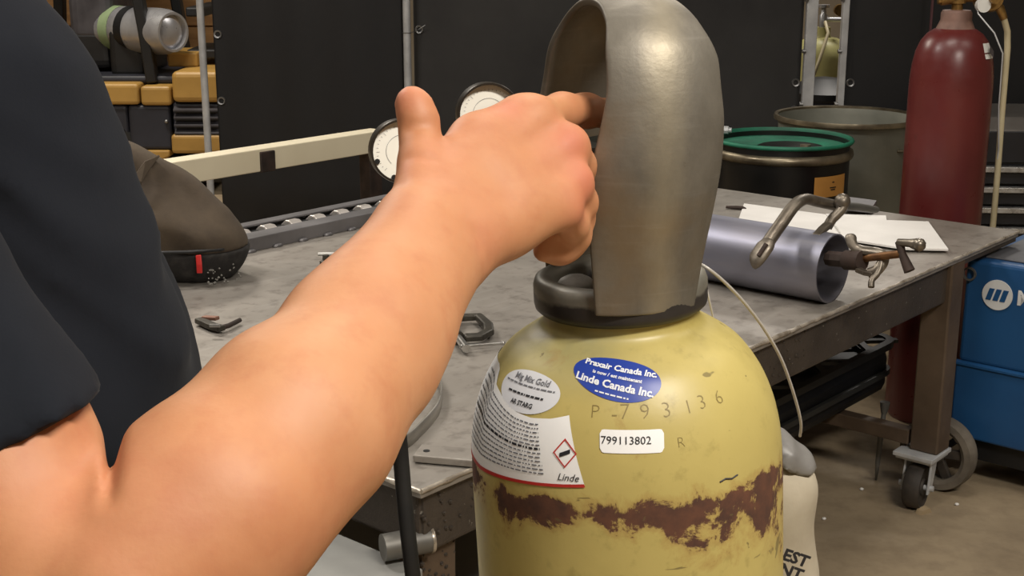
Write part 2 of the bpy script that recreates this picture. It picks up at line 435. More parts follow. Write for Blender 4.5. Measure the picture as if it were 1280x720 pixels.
# things far behind the forklift
M_crate = mat('raw_plywood', srgb(168, 128, 82), srgb(140, 102, 62), .75, scale=3, stretch=(1, 1, 8))
M_crate2 = mat('dark_timber', srgb(86, 62, 44), srgb(66, 46, 34), .8, scale=3, stretch=(1, 1, 8))
def crate(x, y, w, d, h, label):
    r = thing('wooden_crate', label, 'crate', (x, y, 0))
    n = 5; t = .02
    ob('crate_body', G().box((-w/2+t, -d/2+t, .05), (w/2-t, d/2-t, h-.01)), M_crate, r)
    for k in range(n):
        z0 = .05+k*(h-.05)/n
        ob('plank', G().box((-w/2, -d/2, z0+.006), (w/2, -d/2+t, z0+(h-.05)/n-.006)), M_crate, r, bevel=.004)
    for sx in (-1, 1):
        ob('corner_post', G().box((sx*(w/2-.06)-.05, -d/2-.03, 0), (sx*(w/2-.06)+.05, -d/2+.001, h)), M_crate2, r, bevel=.004)
    ob('skid', G().box((-w/2, -d/2+.03, 0), (w/2, d/2, .05)), M_crate2, r)
crate(-2.62, 9.75, 1.9, .8, 1.05, 'big plywood crate standing behind the forklift')
M_shelf = mat('grey_rack_steel', srgb(110, 106, 100), srgb(90, 86, 80), .6, .3, scale=4)

# far gas cylinder seen through the gap
def gas_shell(r, h, neck, dome, n=40):
    P = [(0, 0), (r*.9, 0), (r, .02), (r, h-dome)]
    for k in range(1, 9):
        a = k/8*PI/2*.93; P.append((neck+(r-neck)*math.cos(a)**.9 if k < 8 else neck*1.12, h-dome+dome*math.sin(a)))
    P += [(neck, h+.01), (neck, h+.05), (0, h+.05)]
    return P
M_pale = mat('pale_yellow_paint', srgb(196, 190, 130), srgb(170, 165, 108), .45, scale=5)
M_brass = mat('tarnished_brass', srgb(176, 140, 82), srgb(120, 92, 52), .42, .8, scale=30, rvar=.1)
fc = thing('gas_cylinder', 'pale yellow gas cylinder glimpsed through the gap in the curtains', 'gas cylinder', (1.615, 7.15, 0))
ob('shell', G().lathe(gas_shell(.15, .95, .04, .12), 36), M_pale, fc, 50)
ob('valve', G().lathe([(0, 1.0), (.02, 1.0), (.022, 1.06), (.014, 1.07), (.014, 1.1), (.03, 1.1), (.03, 1.115), (0, 1.115)], 16).cyl((0, 0, 1.04), (.09, -.03, 1.04), .012, n=10), M_tank, fc, 40)
ob('gauge', G().lathe([(0, -.02), (.03, -.02), (.03, .01), (0, .01)], 20, axis='y', c=(.07, -.05, 1.09)), M_brass, fc, 40)
M_hose = mat('cream_hose', srgb(196, 184, 150), srgb(170, 158, 125), .5)
ob('hose', G().tube([(.0, -.05, 1.03), (.0, -.13, .98), (-.05, -.19, .85), (-.1, -.22, .72), (-.12, -.2, .5), (-.13, -.2, .1)], .009, 8), M_hose, fc, 60)
bx = thing('parts_bin', 'small dark lidded bin standing below the far pale yellow cylinder', 'bin', (1.50, 6.55, 0))
ob('bin_body', G().lathe([(0, 0), (.15, 0), (.17, .70), (.18, .71), (.165, .71), (.14, .03), (0, .03)], 24), M_navy, bx, 40)
ob('bin_lid', G().lathe([(.185, .71), (.185, .74), (.08, .80), (0, .81)], 24), M_blk, bx, 40)

# ------------------------------------------------------------------ drums, maroon cylinder, tool chest
M_green = mat('green_drum_lid', srgb(30, 120, 92), srgb(18, 84, 64), .6, scale=6, rvar=.12)
M_dblk = mat('drum_black', srgb(20, 19, 18), srgb(12, 12, 12), .35, scale=8)
M_dirty = mat('worn_band_metal', srgb(150, 140, 118), srgb(92, 82, 66), .4, .7, scale=10, rvar=.12)
M_grey = mat('grey_bin_steel', srgb(140, 140, 128), srgb(115, 116, 106), .55, .25, scale=4, rvar=.1)
M_ylab = mat('orange_label', srgb(196, 142, 70), srgb(180, 128, 60), .6)
M_ink = mat('black_ink', srgb(28, 26, 26), srgb(22, 20, 20), .6)
dr = thing('steel_drum', 'black steel drum with a green rimmed top and orange label', 'drum', (.935, 4.66, 0))
rd = .238
ob('drum_shell', G().lathe([(0, .005), (rd*.97, .005), (rd*.97, .26), (rd, .27), (rd, .29), (rd*.97, .3), (rd*.97, .52), (rd, .53), (rd, .55), (rd*.97, .56), (rd*.97, .79), (rd*.94, .79), (rd*.94, .766), (0, .766)], 64), M_dblk, dr, 30)
ob('rim', G().lathe([(rd*.965, .787), (rd*1.01, .788), (rd*1.025, .794), (rd*1.01, .801), (rd*.985, .802), (rd*.965, .795), (rd*.955, .768)], 64), M_green, dr, 60)
ob('drum_lid', G().lathe([(rd*.96, .774), (rd*.7, .774), (rd*.68, .771), (0, .771)], 64), M_green, dr, 60)
ob('residue', G().lathe([(rd*.48, .7745), (rd*.45, .778), (0, .779)], 40).xf(Matrix.Translation((.02, -.05, 0))), M_dblk, dr, 60)
ob('clamp_band', G().lathe([(rd*.97, .735), (rd*1.01, .739), (rd*1.025, .75), (rd*1.01, .762), (rd*.97, .767)], 64), M_dirty, dr, 60)
ob('bung', G().lathe([(0, .79), (.018, .79), (.02, .777)], 16).sh((.06, -.1, 0)), M_dirty, dr, 40)
ang = lambda a: (rd*.985*math.sin(a), -rd*.985*math.cos(a))
lab = ob('drum_label', G().grid(lambda u, v: ang(.30+.64*u)+(.628+.07*v,), 14, 4), M_ylab, dr, 60)
lg = G()
for (z, w) in ((.675, .035), (.657, .10), (.650, .07)):
    lg.grid(lambda u, v, z=z, w=w: tuple(1.004*q for q in ang(.64+w*(u-.5)*1.3))+(z+.004*v,), 6, 2)
ob('label_print', lg, M_ink, lab)
bolt = G().cyl((-.115, -.005, .832), (-.06, -.02, .832), .009, n=10).cyl((-.085, -.012, .832), (-.07, -.017, .832), .014, n=8).cyl((-.11, 0, .79), (-.11, 0, .835), .007, n=8).sh((-.115, .03, -.01))
ob('ring_bolt', bolt, M_galv, dr, 40)

bn = thing('grey_barrel', 'open grey steel barrel standing behind the green rimmed drum', 'barrel', (1.287, 5.19, 0))
rb = .268
ob('barrel_shell', G().lathe([(0, .004), (rb*.92, .004), (rb*.92, .02), (rb*.97, .77), (rb*1.0, .79), (rb*1.03, .797), (rb*1.03, .803), (rb*.985, .803), (rb*.95, .77), (rb*.9, .03), (0, .03)], 72), M_grey, bn, 30)
ob('rim', G().lathe([(rb*1.0, .79), (rb*1.035, .79), (rb*1.04, .8), (rb*1.03, .808), (rb*.98, .806), (rb*.98, .798)], 72), M_dirty, bn, 50)
for sx in (-1, 1):
    ob('handle', G().tube([(sx*.03-.2*sx-.03, -rb*.72, .74), (sx*.03-.2*sx-.03, -rb*.74-.02, .70), (sx*.03-.2*sx+.03, -rb*.74-.02, .70), (sx*.03-.2*sx+.03, -rb*.72, .74)], .006, 6), M_dirty, bn, 60)

def maroon():
    t = NT('maroon_paint'); f = t.noise(3, 5); g = t.noise(26, 5)
    c = t.ramp(f, [(.35, srgb(104, 42, 40)), (.65, srgb(88, 34, 33))]); c = t.mix(t.ramp(g, [(.66, 0.), (.74, .5)]), c, srgb(66, 30, 28))
    t.set(base=c, rough=t.ramp(g, [(.3, .27), (.75, .42)])); return t.m
M_mar = maroon()
ac = thing('gas_cylinder', 'maroon gas cylinder with brass regulator standing behind the table end', 'gas cylinder', (1.312, 4.07, 0))
ra = .121
PR = [(0, 0), (ra*.9, 0), (ra, .02), (ra, 1.035), (ra*.992, 1.07), (ra*.965, 1.105), (ra*.90, 1.145), (ra*.80, 1.175), (ra*.66, 1.197), (ra*.5, 1.210), (ra*.47, 1.212)]
ob('shell', G().lathe(PR, 64), M_mar, ac, 50)
ob('neck_ring', G().lathe([(ra*.5, 1.207), (ra*.46, 1.212), (ra*.40, 1.228), (ra*.37, 1.237), (ra*.37, 1.257), (ra*.33, 1.265), (0, 1.267)], 32), mat('rusty_neck', srgb(128, 98, 86), srgb(104, 78, 68), .6, .2, scale=20), ac, 50)
ob('valve', G().lathe([(.0, 1.265), (.016, 1.265), (.016, 1.285), (.024, 1.285), (.024, 1.325), (.012, 1.330), (.012, 1.365), (0, 1.365)], 16).cyl((-.05, 0, 1.293), (.02, 0, 1.300), .015, n=14).cyl((-.058, 0, 1.293), (-.04, 0, 1.293), .011, n=6), M_brass, ac, 40)
rg = ob('regulator', G().cyl((.0, 0, 1.300), (.075, -.005, 1.303), .013, n=12).lathe([(0, -.035), (.034, -.035), (.04, -.02), (.04, .02), (.03, .035), (0, .04)], 24, axis='y', c=(.085, -.01, 1.300)).cyl((.085, -.045, 1.300), (.085, -.075, 1.300), .014, n=12), M_brass, ac, 40)
ob('regulator_cap', G().lathe([(0, -.012), (.02, -.012), (.02, .012), (0, .012)], 16, axis='y', c=(.06, -.045, 1.281)), M_white, rg, 40)
ob('hose_fitting', G().tube([(.105, -.01, 1.290), (.122, -.012, 1.270), (.137, -.012, 1.240)], [.012, .014, .011], 10), M_brass, rg, 50)
ob('hose', G().tube([(.137, -.012, 1.240), (.15, -.012, 1.205), (.155, -.012, 1.155), (.156, -.014, .95), (.157, -.02, .8), (.158, -.02, .6), (.158, -.02, .4), (.17, -.02, .1), (.19, .05, .012)], .0095, 10), M_hose, ac, 60)
ob('diamond_label', G().grid(lambda u, v: (ra*(.93-.12*v)*math.sin(.62+.42*u)*1.01, -ra*(.93-.12*v)*math.cos(.62+.42*u)*1.01, 1.130+.044*v), 8, 5), M_white, ac, 60)
dl = G().grid(lambda u, v: (lambda a, b: (ra*(.87-.12*b)*math.sin(.82+a)*1.115, -ra*(.87-.12*b)*math.cos(.82+a)*1.115, 1.151+.044*b))((u-v)*.13, (u+v-1)*.42), 4, 4)
ob('diamond_print', dl, mat('grey_ink', srgb(70, 66, 66), None, .6), ac)
ob('tether_wire', G().tube([(.045, -.03, 1.285), (.047, -.05, 1.257), (.085, -.09, 1.205), (.12, -.075, 1.145), (.128, -.06, .99), (.15, -.03, .86), (.153, -.02, .8)], .0022, 6), M_galv, ac, 60)
# thin line hanging behind the maroon cylinder
rod = tag(ob('hanging_cord', G().tube([(0, 0, 0), (-.012, 0, -.25), (-.02, 0, -.9), (-.02, .0, -1.6)], .006, 6).sh((1.80, 5.85, 2.2)), mat('faded_red_cord', srgb(92, 58, 62), None, .6)), 'thin faded red cord hanging left of the maroon cylinder top', 'cord')
rod.location = (0, 0, 0)

M_chest = mat('tool_chest_black', srgb(36, 37, 42), srgb(28, 29, 33), .35, scale=6)
M_chrome = mat('drawer_pull_aluminium', srgb(215, 215, 212), srgb(180, 178, 175), .3, .7, scale=20, rvar=.1)
tch = thing('tool_chest', 'black tool chest with bright drawer pulls beside the maroon cylinder', 'tool chest', (2.13, 5.62, 0), (0, 0, R_(-4)))
ob('chest_body', G().box((-.42, -.24, .1), (.42, .26, .66)), M_chest, tch, bevel=.008)
ob('chest_lid', G().prism([(-.25, .66), (-.25, .72), (-.19, .765), (.25, .765), (.27, .66)], -.425, .425, 'x'), mat('chest_lid_grey', srgb(120, 116, 112), srgb(104, 100, 96), .4, .2), tch, bevel=.006)
ob('lid_front', G().box((-.425, -.256, .59), (.425, -.24, .715)), M_chest, tch, bevel=.003)
hs = ob('latch', G().box((-.262, -.268, .655), (-.212, -.255, .70)), M_chrome, tch, bevel=.003)
ob('latch_slot', G().box((-.252, -.272, .665), (-.222, -.267, .69)), M_chest, hs)
for k in range(6):
    z = .505-k*.083
    d = ob('drawer', G().box((-.405, -.262, z), (.405, -.238, z+.073)), M_chest, tch, bevel=.003)
    ob('drawer_pull', G().prism([(-.262, .073), (-.283, .07), (-.285, .05), (-.262, .044)], -.405, .405, 'x').sh((0, 0, z)), M_chrome, d, bevel=.002)
for sx in (-.34, .34):
    for sy in (-.18, .2):
        ob('caster', G().lathe([(0, -.015), (.045, -.015), (.05, 0), (.045, .015), (0, .015)], 18, axis='x', c=(sx, sy, .05)), M_rub, tch, 40)
        ob('caster_fork', G().box((sx-.025, sy-.02, .05), (sx-.018, sy+.02, .1)).box((sx+.018, sy-.02, .05), (sx+.025, sy+.02, .1)), M_galv, tch)

# ------------------------------------------------------------------ steel welding table: local x runs along the near edge, local y to the back
TA = R_(49.243)
TORG = (-.136, 1.875)
def Tw(u, v, z=0.): return (TORG[0]+u*math.cos(TA)-v*math.sin(TA), TORG[1]+u*math.sin(TA)+v*math.cos(TA), z)
def to_t(p):  # world point -> table coordinates
    dx, dy = p[0]-TORG[0], p[1]-TORG[1]
    return (dx*math.cos(TA)+dy*math.sin(TA), -dx*math.sin(TA)+dy*math.cos(TA), p[2])
ZT = .69
def top_mat():
    t = NT('table_steel_top'); f = t.noise(2.0, 6, .65); g = t.noise(30, 5, .6); h = t.noise(5, 4, stretch=(1, 6, 1))
    c = t.ramp(f, [(.25, srgb(126, 121, 114)), (.5, srgb(152, 146, 138)), (.75, srgb(112, 104, 96))])
    c = t.mix(t.ramp(g, [(.52, 0.), (.75, .6)]), c, srgb(88, 80, 73)); c = t.mix(t.ramp(h, [(.55, 0.), (.8, .45)]), c, srgb(176, 172, 166))
    t.set(base=c, rough=t.ramp(f, [(.25, .38), (.7, .56)]), metal=.35); t.bump(g, .12, .002); return t.m
M_top = top_mat()
def scale_mat():
    t = NT('spattered_dark_steel'); f = t.noise(3, 6, .65); g = t.noise(60, 3, .6)
    c = t.ramp(f, [(.3, srgb(62, 56, 50)), (.55, srgb(82, 74, 66)), (.75, srgb(48, 42, 38))])
    c = t.mix(t.ramp(g, [(.68, 0.), (.72, .85)]), c, srgb(150, 146, 138))
    t.set(base=c, rough=.55, metal=.35); t.bump(t.noise(45, 5, .7), .5, .006); return t.m
M_scale = scale_mat()
M_legst = mat('brown_leg_steel', srgb(104, 88, 72), srgb(80, 66, 53), .6, .25, scale=6, bump=.3, bscale=50, rvar=.1)
M_edge = mat('ground_edge_steel', srgb(222, 214, 200), srgb(150, 140, 126), .32, .5, scale=18, rvar=.1)
tb = thing('welding_table', 'long grey steel welding table on casters with cluttered top', 'table', (TORG[0], TORG[1], 0), (0, 0, TA))
UL, VL = 2.355, 1.66
ob('tabletop', G().box((0, 0, ZT-.016), (UL, VL, ZT)), M_top, tb, bevel=.002)
# worn rim: raised bright burr along the near and left edge
def burr(n, fn, w):
    g = G(); P = [fn(i/(n-1)) for i in range(n)]
    g.tube(P, [w*(.8+.4*random.random()) for _ in P], 6); return g
ob('worn_edge', burr(120, lambda t: (UL*t, -.001+.002*random.random(), ZT-.003), .0046), M_edge, tb, 60)
ob('worn_edge', burr(60, lambda t: (.0+.002*random.random(), VL*t, ZT-.004), .0045), M_edge, tb, 60)
def spatter_beam(nm, a, b, w, h, par=tb):
    o = ob(nm, G().bar([a, b], w, h), M_scale, par, bevel=.006)
    return o
spatter_beam('apron', (.02, .045, ZT-.068), (1.985, .045, ZT-.068), .06, .104)
ob('edge_angle', G().box((1.985, .004, ZT-.03), (UL-.004, .05, ZT-.016)), M_scale, tb, bevel=.002)
spatter_beam('apron', (.045, .02, ZT-.062), (.045, VL-.02, ZT-.062), .06, .092)
spatter_beam('apron', (.02, VL-.045, ZT-.062), (UL-.01, VL-.045, ZT-.062), .06, .092)
spatter_beam('apron', (1.955, .08, ZT-.062), (1.955, VL-.08, ZT-.062), .06, .092)
M_wheel = mat('dirty_caster_tread', srgb(70, 62, 54), srgb(48, 43, 38), .7, scale=25, bump=.2)
def table_leg(u, v, z0):
    w = .078
    lg = ob('leg', G().box((u-w/2, v-w/2, z0), (u+w/2, v+w/2, ZT-.016)), M_legst, tb, bevel=.005)
    return lg
def caster(u, v, z0, ang):
    c = ob('caster_plate', G().box((u-.062, v-.055, z0-.012), (u+.062, v+.055, z0)).box((u-.055, v-.05, z0-.02), (u+.055, v+.05, z0-.013)), M_galv, tb, bevel=.002)
    Mx = Matrix.Translation((u, v, 0)) @ Matrix.Rotation(ang, 4, 'Z')
    hub = .061; off = .03
    f = G()
    for sx in (-1, 1):
        f.prism([(-.026, z0-.018), (.026, z0-.018), (off+.016, hub-.014), (off-.016, hub-.014)], sx*.034-.003, sx*.034+.003, 'x')
    f.box((-.036, -.026, z0-.026), (.036, .026, z0-.018))
    ob('caster_fork', f.xf(Mx), M_galv, tb, bevel=.001)
    ob('caster_wheel', G().lathe([(0, -.02), (.022, -.022), (.024, -.016), (.046, -.016), (.056, -.022), (.06, -.014), (.061, 0), (.06, .014), (.056, .022), (.046, .016), (.024, .016), (.022, .022), (0, .02)], 32, axis='x', c=(0, off, .061)).xf(Mx), M_wheel, tb, 40)
    ob('axle_bolt', G().cyl((-.046, off, hub), (.046, off, hub), .008, n=10).xf(Mx), M_galv, tb, 40)
LEGS = [(1.962, .040), (.075, .075), (1.915, VL-.09), (.075, VL-.09)]
for i, (u, v) in enumerate(LEGS):
    table_leg(u, v, .155); caster(u-(.016 if i == 0 else 0), v+(.012 if i == 0 else 0), .155, R_([98, 40, 20, 60][i]))
ob('stretcher', G().box((1.925, .085, .165), (1.965, VL-.12, .205)), M_legst, tb, bevel=.003)
ob('stretcher', G().box((.055, .1, .165), (.095, VL-.12, .205)), M_legst, tb, bevel=.003)
ob('stretcher', G().box((.1, VL-.11, .165), (1.89, VL-.07, .205)), M_legst, tb, bevel=.003)
ob('added_pale_sheet', G().box((.10, .14, .205), (.92, VL-.12, .213)), mat('added_sheet_grey', srgb(158, 156, 150), srgb(136, 134, 128), .5, .2, scale=4), tb, bevel=.002)  # pale sheet added to catch light and brighten the dark space under the table
# spatter blobs hanging on the near corner leg and apron
sp = G()
for k in range(700):
    q = random.random(); r = .0015+.0035*random.random()**2
    if q < .4: p = (.036, .036+.078*random.random(), .2+.46*random.random())
    elif q < .75: p = (.036+.078*random.random(), .036, .2+.46*random.random())
    else: p = (random.random()*1.2, .014, ZT-.02-.085*random.random())
    sp.ball(p, r, 6, sc=(1, 1, .8))
so = ob('weld_spatter', sp, M_scale, tb); so['kind'] = 'stuff'
# tube holder on the near corner leg
M_gtube = mat('grey_tube_steel', srgb(122, 120, 114), srgb(98, 96, 92), .5, .5, scale=8)
ha, hb = Vector((-.028, .056, .588)), Vector((.042, .022, .588)); hx = (hb-ha); hL = hx.length
hq = Matrix.Translation(ha) @ hx.to_track_quat('X', 'Z').to_matrix().to_4x4()
ob('holder_tube', G().lathe([(.0, .004), (.021, .0), (.021, hL), (.0185, hL), (.0185, .006), (0, .006)], 32, axis='x').xf(hq), M_gtube, tb, 40)
ob('holder_ring', G().lathe([(.0185, hL-.001), (.0215, hL-.003), (.0220, hL), (.0215, hL+.002), (.0185, hL+.001)], 32, axis='x').xf(hq), M_edge, tb, 50)

# flat bar lying across the near corner of the table
fb = thing('flat_bar', 'flat steel bar with a drilled hole lying over the table corner', 'steel bar', Tw(.10, .03, ZT))
A = Vector((-0.1551,1.9763,0.6920)); B = Vector((0.0000,1.9408,0.6920)); dv = (B-A).normalized(); nv = Vector((-dv.y, dv.x, 0))
org = Vector(fb.location)
def loc(p): return tuple(Vector(p)-org)
poly = [A, B, B+nv*.05, A+nv*.05]
g = G(); g.add([loc(p+Vector((0, 0, z))) for z in (0, .012) for p in poly], [(3,2,1,0),(4,5,6,7),(0,1,5,4),(1,2,6,5),(2,3,7,6),(3,0,4,7)])
ob('bar_body', g, M_top, fb, bevel=.002)
hc = A+dv*.016+nv*.022
ob('drilled_hole', G().cyl(loc(hc+Vector((0,0,.0121))), loc(hc+Vector((0,0,.0126))), .0055, n=16), M_blk, fb)

# ------------------------------------------------------------------ things on the table
# serrated walkway plank along the back edge
M_plank = mat('grey_plank_steel', srgb(128, 126, 128), srgb(104, 102, 103), .45, .5, scale=5, rvar=.1)
M_tooth = mat('worn_tooth_steel', srgb(206, 200, 194), srgb(170, 164, 158), .4, .5, scale=12)
pk = thing('walkway_plank', 'grey serrated steel walkway plank along the back of the table', 'steel plank', Tw(1.3, 1.5, ZT), (0, 0, TA))
L0, L1 = -.85, .95
ob('plank_flange', G().box((L0, -.095, .0), (L1, -.085, .034)).box((L0, -.095, .030), (L1, -.035, .036)), M_plank, pk, bevel=.002)
ob('plank_flange', G().box((L0, .035, .03), (L1, .075, .036)).box((L0, .068, .0), (L1, .075, .034)), M_plank, pk, bevel=.002)
base = ob('plank_web', G().box((L0, -.036, .018), (L1, .036, .022)), M_blk, pk)
th = None
for k in range(20):
    x = L0+.05+k*.088
    if th is None:
        g = G().prism([(-.032, .020), (-.016, .033), (-.008, .0375), (.008, .0375), (.016, .033), (.032, .020)], -.020, .020, 'x')
        th = ob('tooth', g, M_tooth, pk, bevel=.004); th.location = (x, 0, 0)
        sc_ = ob('foot_scallop', G().ball((0, -.098, .002), .013, 10, sc=(1.3, .7, .6)), M_plank, pk, 60); sc_.location = (x+.04, 0, 0)
    else:
        c = clone(th, pk); c.location = (x, 0, 0)
        c = clone(sc_, pk); c.location = (x+.04, 0, 0)

# cream beam behind the table
M_cream = NT('chipped_cream_paint')
f = M_cream.noise(6, 6, .7); c_ = M_cream.ramp(M_cream.noise(2, 4), [(.35, srgb(238, 228, 200)), (.7, srgb(220, 208, 178))])
M_cream.set(base=M_cream.mix(M_cream.ramp(f, [(.70, 0.), (.74, .9)]), c_, srgb(92, 70, 54)), rough=.5); M_cream = M_cream.m
M_rust = mat('rusty_bracket', srgb(66, 52, 46), srgb(44, 36, 32), .75, .2, scale=20)
cb = thing('steel_beam', 'cream painted steel beam with rusty bracket behind the table', 'beam', Tw(1.1, 2.17, 0), (0, 0, TA))
ob('beam_body', G().box((-.7, 0, .725), (.93, .075, .80)), M_cream, cb, bevel=.003)
ob('bracket', G().box((.36, -.008, .722), (.42, .083, .79)), M_rust, cb, bevel=.003)
for x in (-.55, .89):
    ob('support_leg', G().box((x-.03, .01, 0), (x+.03, .065, .725)), M_rust, cb, bevel=.003)
    ob('foot', G().box((x-.08, -.1, 0), (x+.08, .18, .012)), M_rust, cb)

# brown canvas tool bag
def canvas_mat():
    t = NT('brown_canvas'); f = t.noise(9, 5, .6); z = t.xyz()[2]
    c = t.ramp(f, [(.3, srgb(84, 72, 57)), (.6, srgb(66, 56, 45)), (.8, srgb(50, 42, 35))])
    t.set(base=c, rough=.9); t.bump(t.noise(180, 3), .25, .002); return t.m
M_canvas = canvas_mat()
M_bagbase = mat('black_bag_base', srgb(34, 32, 31), srgb(60, 57, 54), .9, scale=30, lo=.5, hi=.8, bump=.4, bscale=120)
bgc = Vector((-0.7878,3.1182,0.6900)); bgc.y += .04; bgc.x += .012
bag = thing('tool_bag', 'brown canvas tool bag with black base and red zipper pull', 'bag', tuple(bgc))
S = SDF((-.30, -.22, -.01), (.24, .24, .40), .006)
S.cone((-.10, 0, .10), (.03, .0, .085), .115, .105, .03)
S.cone((-.14, .03, .19), (-.05, .02, .145), .095, .085, .05).cone((-.05, .02, .145), (.05, 0, .095), .085, .078, .05)
S.cone((-.2, .03, .25), (-.12, .02, .215), .07, .07, .05)
X, Y, Z = S.all()
S.d += (.012*np.sin(42*(Z+.45*X)+9*Y)*np.clip((Z-.06)*12, 0, 1)+.004*np.sin(70*(X+.6*Z)+20*Y)*np.clip((Z-.08)*9, 0, 1)).astype(np.float32)
full = S.d.copy()
S.d = np.maximum(full, .075-Z); V, F = S.mesh(1); np_mesh('canvas_body', [(V, F)], M_canvas, bag)
S.d = np.maximum(np.maximum(full-.004, Z-.078), .001-Z); V, F = S.mesh(1); np_mesh('bag_base', [(V, F)], M_bagbase, bag)
def bagpt(px, py, d): return tuple(Vector(d)-bgc)
zp = Vector((-0.7185,3.0555,0.7600)); 
M_red = mat('red_zipper_plastic', srgb(205, 45, 40), srgb(180, 35, 32), .45)
rt = thing_z = ob('zipper_pull', G().bar([(.052, -.118, .080), (.054, -.124, .058), (.054, -.125, .038)], .013, .005, (0, 1, 0)), M_red, bag, bevel=.002)
ob('zipper', G().tube([(-.12, -.122, .085), (-.04, -.131, .088), (.03, -.122, .088), (.10, -.09, .086), (.132, -.03, .082)], .004, 6), M_blk, bag, 60)
ob('seam_strap', G().bar([(-.10, -.085, .20), (-.085, -.09, .25), (-.07, -.055, .278), (-.06, .0, .285)], .022, .005, (0, 1, .3)), M_canvas, bag, bevel=.001)
so = G()
for k in range(34):
    a = .35+.8*random.random()**1.5; so.ball((.03+.115*math.sin(a), -.118*math.cos(a)-.001, .008+.04*random.random()**2), .0018+.002*random.random(), 5)
so = ob('lint', so, mat('grey_lint', srgb(130, 128, 122), None, .9), bag); so['kind'] = 'stuff'

# C-clamp lying on the table behind the gas cylinder
M_cast = mat('dark_cast_iron', srgb(74, 70, 62), srgb(56, 53, 47), .5, .5, scale=20, bump=.25, bscale=80, rvar=.1)
M_scr = mat('bright_screw_steel', srgb(190, 188, 184), srgb(150, 148, 144), .3, .85, scale=30)
cc0 = Vector((-0.0846,2.6332,0.6900)); cc = thing('c_clamp', 'small dark C-clamp with bright screw lying behind the yellow cylinder', 'clamp', tuple(cc0))
def cl(px): return tuple(Vector(px)-cc0)
fr = [cl(p) for p in ((-0.1190,2.6454,0.7050), (-0.1231,2.7031,0.7050), (-0.1114,2.7450,0.7050), (-0.0710,2.7511,0.7050), (-0.0496,2.6856,0.7050), (-0.0472,2.6397,0.7050), (-0.0643,2.6063,0.7050), (-0.0963,2.6008,0.7050))]
ob('frame', G().bar(fr, .022, .014), M_cast, cc, bevel=.004)
ob('boss', G().cyl(cl((-0.1076,2.6008,0.7050)), cl((-0.1263,2.6625,0.7050)), .013, n=14), M_cast, cc, 40)
ob('screw', G().tube([cl((-0.1295,2.6973,0.7050)), cl((-0.1112,2.6118,0.7050)), cl((-0.0891,2.5260,0.7050))], [.006, .0075, .0085], 12), M_scr, cc, 50)
ob('handle_bar', G().cyl(cl((-0.0989,2.5385,0.7060)), cl((-0.0175,2.5790,0.7000)), .0035, n=8).ball(cl((-0.0175,2.5790,0.7000)), .005, 8).ball(cl((-0.0989,2.5385,0.7060)), .005, 8), M_scr, cc, 50)

# steel hoop
hp0 = Vector((-0.1891,2.1511,0.6900)); hoop = thing('steel_hoop', 'bent flat steel hoop standing on edge on the table', 'hoop', tuple(hp0))
P = [(-0.1734,2.0350,0.6900), (-0.1482,2.1025,0.6900), (-0.1277,2.1899,0.6900), (-0.1249,2.2713,0.6900), (-0.1325,2.3361,0.6900), (-0.1520,2.3951,0.6900), (-0.1890,2.4328,0.6900), (-0.2561,2.4233,0.6900), (-0.2971,2.3361,0.6900), (-0.2990,2.2097,0.6900), (-0.2617,2.0772,0.6900), (-0.2171,2.0213,0.6900)]
P = [Vector(p)-hp0 for p in P]
def closed(P, n=8):
    out = []; m = len(P)
    for i in range(m):
        p0, p1, p2, p3 = P[i-1], P[i], P[(i+1) % m], P[(i+2) % m]
        for k in range(n):
            t = k/n; out.append(.5*((2*p1)+(p2-p0)*t+(2*p0-5*p1+4*p2-p3)*t*t+(3*p1-p0-3*p2+p3)*t**3))
    return out
Q = closed(P); n = len(Q)
g = G()
V = [(q.x, q.y, z) for q in Q for z in (0.001, .024)]
g.add(V, [(2*i, 2*((i+1) % n), 2*((i+1) % n)+1, 2*i+1) for i in range(n)])
ob('hoop_strip', g, mat('satin_strip_steel', srgb(168, 164, 156), srgb(140, 136, 128), .38, .7, scale=10), hoop, 60, solid=.003)

# little clamp and scraps by the person
sc0 = Vector((-0.6280,2.7422,0.6900)); sm = thing('toggle_clamp', 'tiny toggle clamp lying on the table beside the person', 'clamp', tuple(sc0))
def sl_(p): return tuple(Vector(p)-sc0)
ob('clamp_body', G().bar([sl_((-0.6616,2.7441,0.7000)), sl_((-0.6211,2.6966,0.7000)), sl_((-0.5976,2.6792,0.7000))], .02, .012), M_cast, sm, bevel=.003)
ob('clamp_handle', G().tube([sl_((-0.6075,2.6792,0.7000)), sl_((-0.5891,2.7025,0.7000)), sl_((-0.5739,2.7441,0.7000))], [.006, .0055, .005], 8), M_rust, sm, 50)
ob('clamp_arm', G().bar([sl_((-0.6522,2.7484,0.7040)), sl_((-0.6174,2.7286,0.7080))], .014, .008), mat('copper_scrap', srgb(150, 112, 96), None, .45, .5), sm, bevel=.002)
ob('clamp_tip', G().cyl(sl_((-0.6196,2.6619,0.7120)), sl_((-0.5983,2.6619,0.7120)), .004, n=8), M_scr, sm, 40)
er0 = Vector((-0.4606,3.3706,0.6900)); er = ob('welding_rod', G().cyl((-.035, -.002, .004), (.05, .002, .004), .0038, n=8), M_white); er.location = er0
tag(er, 'short white welding rod lying in front of the plank', 'welding rod')
st0 = Vector((-0.4560,3.2276,0.6900)); stp = ob('scrap_nut', G().lathe([(.0, 0), (.016, 0), (.016, .02), (.009, .022), (.008, .035), (0, .036)], 6), M_cast); stp.location = st0
tag(stp, 'small dark nut lying under the white rod', 'nut')

